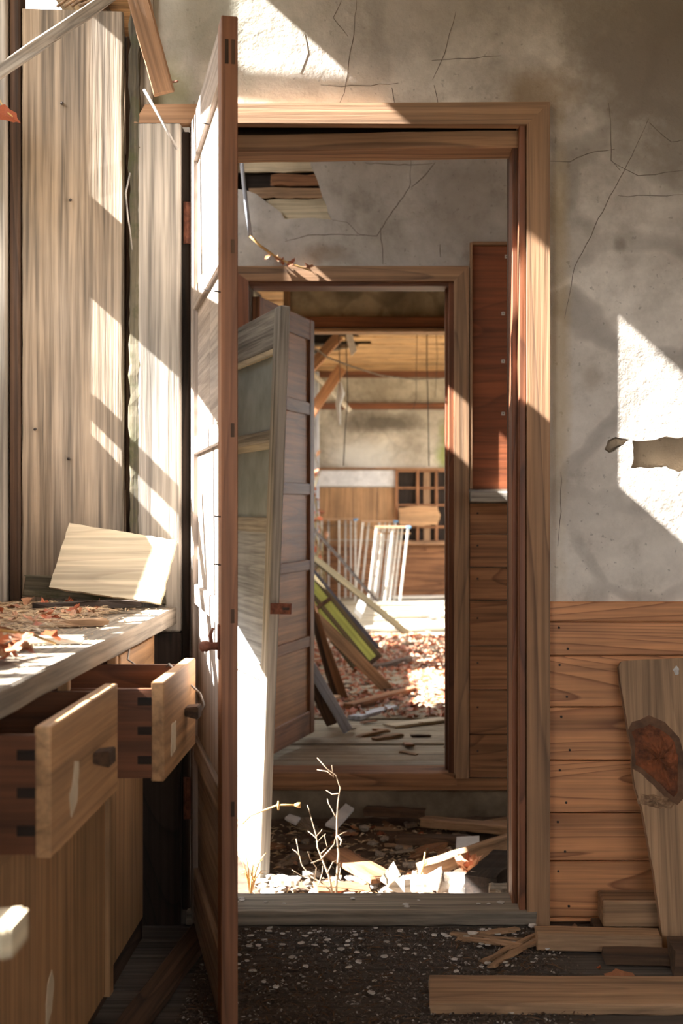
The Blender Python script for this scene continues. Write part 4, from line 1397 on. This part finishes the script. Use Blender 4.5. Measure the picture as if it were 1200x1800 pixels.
def along(name, a, b, za, zb, W, T, mat, label, cat, up=(0, 0, 1)):
    pa, pb = G(a[0], a[1], za), G(b[0], b[1], zb)
    o = beam(name, pa, pb, W, T, mat, None, up, 8, 0.003, 0.01)
    return thing(o, label, cat)


along('slanting_timber', (738, 1531), (905, 1476), -0.17, -0.11, 0.05, 0.045, 'driftwood', 'long brown timber slanting up to the right across the passage', 'timber')
along('rubble_plank', (585, 1497), (672, 1546), -0.15, -0.165, 0.09, 0.02, 'farbrown', 'brown plank slanting down into the sunlit rubble', 'plank')
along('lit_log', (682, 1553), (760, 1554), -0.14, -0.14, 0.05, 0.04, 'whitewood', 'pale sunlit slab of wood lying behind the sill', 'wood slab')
along('dark_log', (845, 1566), (893, 1520), -0.14, -0.14, 0.10, 0.09, 'blackwood', 'thick dark charred log end beside the right jamb', 'log')
along('grey_block', (862, 1572), (925, 1572), -0.13, -0.13, 0.07, 0.05, 'grey', 'grey squared block beside the right jamb behind the sill', 'wood block')
along('sunlit_plank', (478, 1548), (525, 1549), -0.165, -0.165, 0.05, 0.02, 'whitewood', 'short white plank in the sunlit rubble near the leaning door', 'plank')
along('rear_plank', (700, 1475), (830, 1478), -0.18, -0.18, 0.06, 0.03, 'darkwood', 'dark plank lying along the passage foundation', 'plank')
along('rear_plank', (745, 1444), (900, 1458), -0.16, -0.15, 0.07, 0.03, 'driftwood', 'grey brown plank lying against the passage foundation at the right', 'plank')
along('rear_plank', (640, 1425), (745, 1430), -0.15, -0.15, 0.06, 0.03, 'darkwood', 'dark plank end against the middle of the passage foundation', 'plank')
# clay pipe in the sun
pa, pb = G(758, 1550, -0.13), G(842, 1552, -0.13)
prof = [(0.0, 0.028), (0.1, 0.028), (0.12, 0.036), (0.22, 0.036), (0.24, 0.03), (0.8, 0.03), (0.82, 0.036), (0.95, 0.036), (1.0, 0.028)]
o = mesh_obj('broken_pipe', tube_mesh([[((pb - pa) * t, r) for t, r in prof]], 12), M('stone'), None, pa)
thing(o, 'pale collared pipe lying in the sunlit rubble behind the sill', 'pipe')


def sheet(name, pts, zz, th, matname, label, cat, tilt=(0, 0, 0)):
    q = [G(a, b, zz) for a, b in pts]
    c = sum(q, Vector()) / len(q)
    me = slab_mesh([((p - c).x, (p - c).y) for p in q], [], 0, th, 'XY')
    o = mesh_obj(name, me, M(matname), None, c, tilt)
    return thing(o, label, cat)


sheet('white_tile', [(800, 1500), (802, 1484), (842, 1483), (842, 1491), (812, 1501)], -0.14, 0.012, 'white', 'white broken tile resting on the slanting timber', 'tile', (0.25, 0, 0))
sheet('plasterboard_scrap', [(572, 1447), (584, 1440), (606, 1426), (621, 1430), (592, 1450)], -0.15, 0.01, 'white', 'white board scrap on the dark rubble behind the twigs', 'board scrap', (0.2, 0.1, 0))
sheet('plasterboard_scrap', [(500, 1442), (508, 1437), (528, 1440), (520, 1448)], -0.16, 0.008, 'white', 'small white flake right of the leaning door', 'board scrap', (0.1, 0.1, 0))
sheet('rust_sheet', [(668, 1545), (690, 1529), (703, 1540), (684, 1550)], -0.12, 0.006, 'paper', 'small square brown sheet tilted on the rubble end of the plank', 'sheet', (0.3, 0.1, 0))
sheet('blue_sheet', [(746, 1541), (775, 1531), (776, 1542)], -0.13, 0.006, 'white', 'pale bluish triangular sheet behind the sunlit slab', 'sheet', (0.2, 0, 0))
# heap of white plaster powder
o = mesh_obj('plaster_heap', chunk_mesh(71, 0.9), M('white'), None, G(806, 1576, -0.17), (0, 0, 0.4))
o.scale = (0.10, 0.08, 0.11)
thing(o, 'pale conical plaster lump in front of the pipe', 'plaster lump')

# leaf tuft by the dark log
r = random.Random(5)
cp = G(822, 1526, -0.15)
tuft = empty('leaf_sprig', cp, 0, 'tuft of upright reddish leaves under the slanting timber', 'leaf sprig')
for i in range(8):
    o = bpy.data.objects.new('sprig_leaf', LEAVES[i % 5])
    o.scale = (0.07, 0.06, 0.05)
    o.location = (math.cos(i * .8) * 0.03, math.sin(i * .8) * 0.02, 0.012)
    o.rotation_euler = (r.uniform(-.5, .5), -r.uniform(0.5, 1.2), i * 0.8)
    link(o, tuft)

# ------------------------------------------------------------------ bare shrub and dried stalks behind the sill
TY = 4.1
sh = empty('bare_shrub', P(590, 1572, TY), 0, 'bare twiggy shrub sprouting behind the door sill', 'shrub')


def twig(pts, r0, r1, depth=0.0, parent=sh):
    base = parent.location
    path = []
    n = len(pts)
    for i, (a, b) in enumerate(pts):
        p = P(a, b, TY + depth * i / max(1, n - 1)) - base
        path.append((p, r0 + (r1 - r0) * i / (n - 1)))
    mesh_obj('twig', tube_mesh([path], 6), M('twig'), parent)


twig([(590, 1578), (592, 1540), (595, 1500), (592, 1470), (592, 1440), (594, 1410), (598, 1385), (590, 1362), (575, 1352), (557, 1332)], 0.0042, 0.0014)
twig([(586, 1366), (575, 1356), (557, 1353)], 0.0018, 0.001, 0.02)
twig([(586, 1366), (583, 1345)], 0.0016, 0.001, -0.02)
twig([(592, 1440), (584, 1425), (577, 1412), (575, 1404)], 0.002, 0.001, 0.03)
twig([(595, 1395), (583, 1396), (573, 1389)], 0.0018, 0.001, 0.04)
twig([(593, 1468), (600, 1478), (598, 1485)], 0.003, 0.002, -0.05)
twig([(593, 1470), (603, 1464), (609, 1462)], 0.0016, 0.001, 0.04)
twig([(585, 1576), (578, 1540), (566, 1510), (558, 1490), (556, 1470), (548, 1442), (540, 1415)], 0.0042, 0.0014, 0.06)
twig([(566, 1508), (578, 1495), (587, 1484), (590, 1470)], 0.0026, 0.001, -0.06)
twig([(566, 1510), (556, 1514), (547, 1517)], 0.0025, 0.0015, -0.05)
twig([(558, 1480), (567, 1470), (572, 1466)], 0.0018, 0.001, 0.05)
twig([(557, 1475), (550, 1468), (541, 1461)], 0.0016, 0.001, 0.04)
twig([(590, 1575), (570, 1555), (545, 1540), (530, 1520), (525, 1500), (520, 1474)], 0.003, 0.001, 0.05)
twig([(528, 1506), (520, 1497), (514, 1493)], 0.0014, 0.0008, 0.03)
twig([(545, 1540), (530, 1540), (513, 1529)], 0.0018, 0.0008, -0.03)
twig([(553, 1545), (556, 1525), (545, 1510), (541, 1497)], 0.002, 0.0008, -0.06)
twig([(560, 1555), (566, 1535), (567, 1522)], 0.002, 0.0008, 0.06)
twig([(575, 1535), (585, 1515), (598, 1510)], 0.0018, 0.0008, 0.06)
twig([(564, 1500), (575, 1490), (572, 1478), (570, 1467)], 0.0016, 0.0008, 0.03)
twig([(556, 1470), (563, 1462), (566, 1458)], 0.0014, 0.0008, -0.03)
twig([(595, 1545), (598, 1530), (597, 1518)], 0.0018, 0.001, 0.05)
ds = empty('dried_flower_stalk', P(426, 1448, 4.15), 0, 'dry straw coloured flower stalk poking past the leaning door', 'stalk')
mesh_obj('stem', tube_mesh([[(P(a, b, 4.15) - ds.location, 0.003) for a, b in ((426, 1448), (440, 1434), (455, 1428), (488, 1415), (520, 1415))]], 6), M('stalk'), ds)
mesh_obj('seed_head', tube_mesh([[(P(a, 1415, 4.15) - ds.location, rr) for a, rr in ((517, 0.003), (522, 0.008), (528, 0.009))]], 7), M('stalk'), ds)
mesh_obj('node', tube_mesh([[(P(a, b, 4.15) - ds.location, rr) for a, b, rr in ((489, 1408, 0.002), (489, 1415, 0.005), (489, 1424, 0.003))]], 6), M('stalk'), ds)
gt = empty('dry_grass_tuft', P(440, 1568, 4.0), 0, 'tuft of dry straw stalks at the foot of the leaning door', 'grass')
for i in range(14):
    a = RND.uniform(425, 462)
    b = RND.uniform(1480, 1545)
    mesh_obj('blade', tube_mesh([[(P(440 + (a - 440) * t * 1.3, 1572 + (b - 1572) * t - 16 * math.sin(t * 3.1), 4.0 + 0.05 * RND.uniform(-1, 1)) - gt.location, 0.003 - 0.002 * t) for t in (0, .35, .7, 1)]], 5), M('stalk'), gt)
ws = empty('weed_stalk', P(733, 1545, 4.3), 0, 'thin yellow weed stalk by the slanting timber', 'stalk')
mesh_obj('stem', tube_mesh([[(P(a, b, 4.3) - ws.location, 0.003) for a, b in ((737, 1548), (744, 1520), (747, 1498))]], 5), M('stalk'), ws)
mesh_obj('stem', tube_mesh([[(P(a, b, 4.3) - ws.location, 0.002) for a, b in ((742, 1525), (749, 1518), (749, 1512))]], 5), M('stalk'), ws)

# cable hanging over the inner wall
o = tube('hanging_cable', [P(424, 282, 5.12), P(428, 320, 5.14), P(434, 370, 5.15), P(440, 415, 5.18)], 0.008, 'bluegrey', None, 8)
thing(o, 'pale cable hanging below the hole in the passage wall', 'cable')
o = tube('root_strand', [P(440, 415, 5.18), P(455, 432, 5.19), P(480, 450, 5.2), P(505, 464, 5.2), P(545, 474, 5.17)], 0.006, 'stalk', None, 6, 0.003, 0.004)
thing(o, 'straw strand trailing from the cable to the door head', 'straw')
scatter('dry_leaf', LEAVES, 7, lambda r: (lambda t: P(470 + 80 * t, 452 + 20 * t, 5.2))(r.uniform(0, 1)), (0.03, 0.06), 'dry leaf caught on the strand above the inner door head', 'leaf', 'leaves caught above the inner door', 31, 1.0)

# ------------------------------------------------------------------ far rooms: leaning timber heap at the left
FZ = -0.03


def heap(name, top, bottom, Yt, W, T, mat, label, cat, up=(0, -1, 0.3)):
    pb = G(bottom[0], bottom[1], FZ)
    pb.z += T * 0.4
    pt = P(top[0], top[1], Yt if Yt else pb.y)
    d = pt - pb
    # carry on up to the outer wall
    k = (XL + 0.03 - pb.x) / d.x
    pt = pb + d * min(k, 2.2)
    o = beam(name, pb, pt, W, T, mat, None, up, 6, 0.003, 0.004)
    return thing(o, label, cat)


heap('leaning_pole', (545, 1003), (664, 1146), None, 0.045, 0.045, 'slate', 'slate grey pole leaning in the far timber heap', 'pole')
heap('leaning_timber', (545, 975), (716, 1118), None, 0.05, 0.05, 'olive', 'long olive brown timber topmost in the far heap', 'timber')
heap('leaning_timber', (600, 985), (668, 1065), None, 0.03, 0.03, 'blackwood', 'thin dark timber behind the olive one in the far heap', 'timber')
heap('leaning_plank', (560, 1092), (682, 1215), None, 0.065, 0.02, 'driftwood', 'light brown plank leaning in front of the green sash', 'plank')
heap('leaning_plank', (553, 1085), (604, 1232), None, 0.05, 0.025, 'farbrown', 'dark brown plank leaning steeply beside the light plank', 'plank')
heap('leaning_plank', (545, 1168), (612, 1288), None, 0.045, 0.03, 'bluegrey', 'pale grey edged plank nearest in the far heap', 'plank')
heap('leaning_plank', (545, 1190), (582, 1278), None, 0.05, 0.03, 'darkwood', 'dark plank nearest the open inner door in the heap', 'plank')
heap('leaning_plank', (558, 1120), (590, 1232), None, 0.03, 0.03, 'darkwood', 'narrow dark stick between the steep planks of the heap', 'stick')
# green framed sash
pb = G(650, 1178, FZ)
pt = P(545, 1050, pb.y + 0.15)
dirv = (pt - pb).normalized()
L = 1.25
upn = Vector((0.25, -1, 0.35))
xn = dirv
zn = (upn - xn * upn.dot(xn)).normalized()
yn = zn.cross(xn)
sq = Matrix((xn, yn, zn)).transposed().to_quaternion()
sash = bpy.data.objects.new('green_sash', None)
sash.empty_display_size = 0.05
sash.rotation_mode = 'QUATERNION'
sash.rotation_quaternion = sq
sash.location = pb + Vector((0, 0, 0.03))
link(sash)
tag(sash, 'narrow framed sash with yellow green panels leaning in the far heap', 'sash')
for yy in (-0.085, 0.0, 0.085):
    box('sash_bar', 0, L, yy - 0.014, yy + 0.014, -0.012, 0.012, 'olive', sash)
for xx in (0.012, 0.5, L - 0.012):
    box('sash_rail', xx - 0.012, xx + 0.012, -0.085, 0.085, -0.013, 0.013, 'darkwood', sash, axis='Y')
for yy in (-0.043, 0.043):
    box('sash_panel', 0.02, L - 0.02, yy - 0.03, yy + 0.03, -0.004, 0.004, 'green', sash)
for yy in (0.043,):
    pass
# fallen pieces on the far floor
o = beam('fallen_plank', G(612, 1243, FZ + 0.02), G(724, 1213, FZ + 0.02), 0.06, 0.035, 'farbrown', None)
thing(o, 'brown plank lying on the floor right of the heap', 'plank')
o = beam('fallen_plank', G(622, 1262, FZ + 0.01), G(690, 1243, FZ + 0.01), 0.07, 0.018, 'bluegrey', None)
thing(o, 'thin grey plank lying beside the brown one', 'plank')
o = beam('fallen_plank', G(655, 1175, FZ + 0.02), G(720, 1158, FZ + 0.03), 0.05, 0.03, 'darkwood', None)
thing(o, 'short dark plank lying on leaves beside the green sash', 'plank')
o = beam('fallen_plank', G(684, 1276, FZ + 0.006), G(790, 1263, FZ + 0.006), 0.10, 0.012, 'pale', None)
thing(o, 'thin pale board lying near the inner door sill', 'board')
o = beam('short_block', G(563, 1240, FZ + 0.025), G(590, 1228, FZ + 0.025), 0.05, 0.04, 'driftwood', None)
thing(o, 'short wooden block wedged among the leaning planks', 'wood block')
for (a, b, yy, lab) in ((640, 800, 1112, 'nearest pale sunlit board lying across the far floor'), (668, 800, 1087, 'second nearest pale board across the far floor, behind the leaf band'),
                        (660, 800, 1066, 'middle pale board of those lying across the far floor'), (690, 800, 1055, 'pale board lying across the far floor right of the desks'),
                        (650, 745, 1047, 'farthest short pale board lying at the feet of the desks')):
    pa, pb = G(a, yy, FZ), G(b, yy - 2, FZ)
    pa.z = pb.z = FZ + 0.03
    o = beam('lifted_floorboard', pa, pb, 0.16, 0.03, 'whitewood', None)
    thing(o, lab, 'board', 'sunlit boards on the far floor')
me = slab_mesh([(xpx(a, 12.0), zpx(b, 12.0)) for a, b in ((622, 1076), (632, 1052), (646, 1050), (641, 1068), (634, 1088))], [], 12.0, 12.02)
o = mesh_obj('white_scrap', me, M('white'))
thing(o, 'bright white scrap standing at the far end of the heap', 'scrap')
o = mesh_obj('white_lump', chunk_mesh(88, 0.7), M('white'), None, G(762, 1090, FZ))
o.scale = (0.16, 0.12, 0.14)
thing(o, 'white lump on the leaves at the right of the far floor', 'lump')
scatter('dry_leaf', LEAVES, 150, lambda r: ((lambda y: (r.uniform(-0.3, 0.062 * y), y, FZ + 0.003))(r.uniform(6.6, 11.0))), (0.06, 0.11), 'brown dry leaf on the far room floor,', 'leaf', 'leaves on the far floor', 41, 0.4, zones=(1, [(8.0, 'nearest third'), (9.5, 'middle third'), (99, 'farthest third')]))
scatter('wood_scrap', SCRAPS, 22, lambda r: (r.uniform(-0.35, 0.3), r.uniform(5.6, 8.0), FZ + 0.003), (0.06, 0.16), 'wood chip on the far room floor,', 'wood chip', 'wood chips on the far floor', 42, 0.1, zones=(1, [(6.6, 'near the inner sill'), (99, 'beyond the fallen planks')]), looks=['narrow light brown', 'dark brown', 'grey brown', 'broad reddish brown'])
litter('leaf_litter', 2600, lambda r: ((lambda y: (r.uniform(-0.6, 0.07 * y), y, FZ + r.uniform(0, .02)))(r.choice((r.uniform(6.6, 9.0), r.uniform(8.8, 10.9))))), (0.02, 0.07), (0.006, 0.02), 'leaf', 'dry leaf litter over the far room floor', 'leaf litter', 43, 0.3)

# ------------------------------------------------------------------ far rooms: desks, panel, wires, braces
def desk(x0_, x1_, ztop, yf, lean, label):
    w = x1_ - x0_
    d = empty('school_desk', (x0_, yf, FZ), 0, label, 'desk', 'pale legged desks by the far wall')
    h = ztop - FZ
    box('desk_top', 0, w, 0, 0.36, h - 0.02, h, 'driftwood', d, 0.004)
    mesh_obj('corner_cap', box_mesh(0.05, 0.03, 0.026, 0.004), M('blue'), d, (w - 0.025, 0.006, h - 0.01))
    for (a, b) in ((0.02, 0.01), (w * 0.5, 0.02), (w - 0.03, 0.01), (0.08, 0.34), (w * 0.5 + 0.06, 0.34), (w - 0.09, 0.34)):
        beam('leg', (a - lean, b, 0.0), (a, b, h - 0.02), 0.022, 0.022, 'metal', d, (0, -1, 0), 2, 0, 0)
    box('stretcher', -lean * 0.1, w, 0.33, 0.35, h - 0.09, h - 0.07, 'driftwood', d)


desk(xf(566), xf(631), z(911), 15.0, 0.0, 'pale legged desk with blue corner nearest the left end of the far wall')
desk(xf(637), xf(699), z(914), 14.75, 0.09, 'slanted pale legged desk in the middle of the row by the far wall')
desk(xpx(658, 14.3), xpx(722, 14.3), zpx(925, 14.3), 14.3, 0.09, 'foremost slanted pale desk right of the row by the far wall')
me = slab_mesh(ragged([(xpx(a, 15.35), zpx(b, 15.35)) for a, b in ((700, 893), (735, 889), (768, 890), (774, 905), (768, 922), (735, 925), (702, 923))], 0.05, 0.008, 3), [], 15.33, 15.36)
o = mesh_obj('pale_panel', me, M('plywood', 'X'))
thing(o, 'pale rounded wooden panel hung over the lattice window', 'panel')
# knee braces and broken roof timbers at the left
o = beam('knee_brace', (-1.0, 12.0, 1.9), (-0.47, 12.0, 2.50), 0.09, 0.09, 'farbrown', None, (0, -1, 0))
thing(o, 'brown diagonal knee brace under the far ceiling, upper', 'brace')
o = beam('knee_brace', (-1.0, 13.4, 1.62), (-0.50, 13.4, 2.36), 0.10, 0.09, 'farbrown', None, (0, -1, 0))
thing(o, 'brown diagonal knee brace under the far ceiling, lower', 'brace')
o = beam('knee_brace', (-1.0, 11.0, 2.44), (-0.42, 11.0, 2.46), 0.09, 0.07, 'darkwood', None, (0, -1, 0))
thing(o, 'dark horizontal tie piece above the knee braces', 'beam')
o = beam('ceiling_strip', (-0.9, 14.6, 2.46), (-0.45, 14.6, 2.02), 0.05, 0.02, 'whitewood', None, (0, -1, 0))
thing(o, 'pale thin strip hanging across the far corner', 'strip')
o = beam('torn_ceiling_board', (-0.95, 10.9, 2.36), (-0.3, 11.4, 2.5), 0.14, 0.012, 'blackwood', None, (0, -0.5, 1))
thing(o, 'dark torn board sagging from the far ceiling', 'board')
o = beam('torn_ceiling_board', (-0.92, 12.3, 2.34), (-0.34, 12.6, 2.5), 0.10, 0.012, 'greybrown', None, (0, -0.5, 1))
thing(o, 'grey splintered board sagging from the far ceiling', 'board')
o = tube('slack_cable', [P(430, 520, 10) + Vector((.1, 0, 0)), P(538, 600, 10), P(575, 628, 10), P(620, 645, 10), P(670, 660, 10), P(730, 667, 10), P(800, 664, 10), P(1000, 640, 10), P(1241, 590, 10)], 0.006, 'wire', None, 6)
thing(o, 'slack pale cable strung across the far room', 'cable')
for i, (pts, w, lab) in enumerate((
        ([(594, 500), (595, 560), (596, 640), (598, 700), (601, 722)], 0.006, 'thin dark wire hanging through the far lintel'),
        ([(606, 508), (607, 570), (610, 640), (611, 700), (606, 760), (604, 820)], 0.008, 'dark twisted wire hanging full length in the far room'),
        ([(750, 543), (751, 645), (753, 720), (754, 820)], 0.009, 'dark wire hanging in front of the right of the far wall'),
        ([(766, 558), (766, 590), (768, 625), (765, 700)], 0.005, 'thin wire hanging from a hook in the far ceiling'),
        ([(733, 572), (732, 664), (731, 700), (726, 720)], 0.005, 'short wire hanging from the slack cable'))):
    o = tube('hanging_wire', [P(a, b, 9.6 + 0.5 * i) for a, b in pts], w * 0.5, 'iron', None, 5, wob=0.004)
    thing(o, lab, 'wire')
me = slab_mesh([(0, 0), (0.05, -0.02), (0.09, -0.16), (0.05, -0.2), (0.02, -0.1)], [], 0, 0.006)
o = mesh_obj('paper_tag', me, M('white'), None, P(605.5, 578, 10.1))
thing(o, 'white torn paper strip hanging on the wire', 'paper')
o = mesh_obj('foil_strip', tube_mesh([[((0, 0, 0), 0.012), ((0.01, 0, -0.08), 0.03), ((-0.01, 0, -0.16), 0.02), ((0.005, 0, -0.3), 0.006)]], 6), M('white'), None, P(596.5, 672, 9.6))
thing(o, 'white shredded strip dangling on the thin wire', 'strip')
# dry vine climbing the far corner
vn = empty('dry_vine', (-0.82, 14.6, FZ), 0, 'dry pale vine tangled up the far left corner', 'vine')
r = random.Random(9)
for k in range(9):
    pts = []
    x, yv, zz = r.uniform(-0.05, 0.08), r.uniform(-0.2, 0.2), 0.0
    for i in range(9):
        pts.append(((x, yv, zz), 0.012 - 0.001 * i))
        x += r.uniform(-0.06, 0.07)
        yv += r.uniform(-0.05, 0.05)
        zz += r.uniform(0.06, 0.26)
    mesh_obj('vine_stem', tube_mesh([pts], 5), M('vine'), vn)
    for i in range(3, 9):
        o = bpy.data.objects.new('vine_leaf', LEAVES[(i + k) % 5])
        o.scale = (0.09, 0.09, 0.09)
        o.location = Vector(pts[i][0]) + Vector((r.uniform(-.05, .05), -0.03, 0))
        o.rotation_euler = (r.uniform(0, 3), r.uniform(0, 3), r.uniform(0, 3))
        link(o, vn)
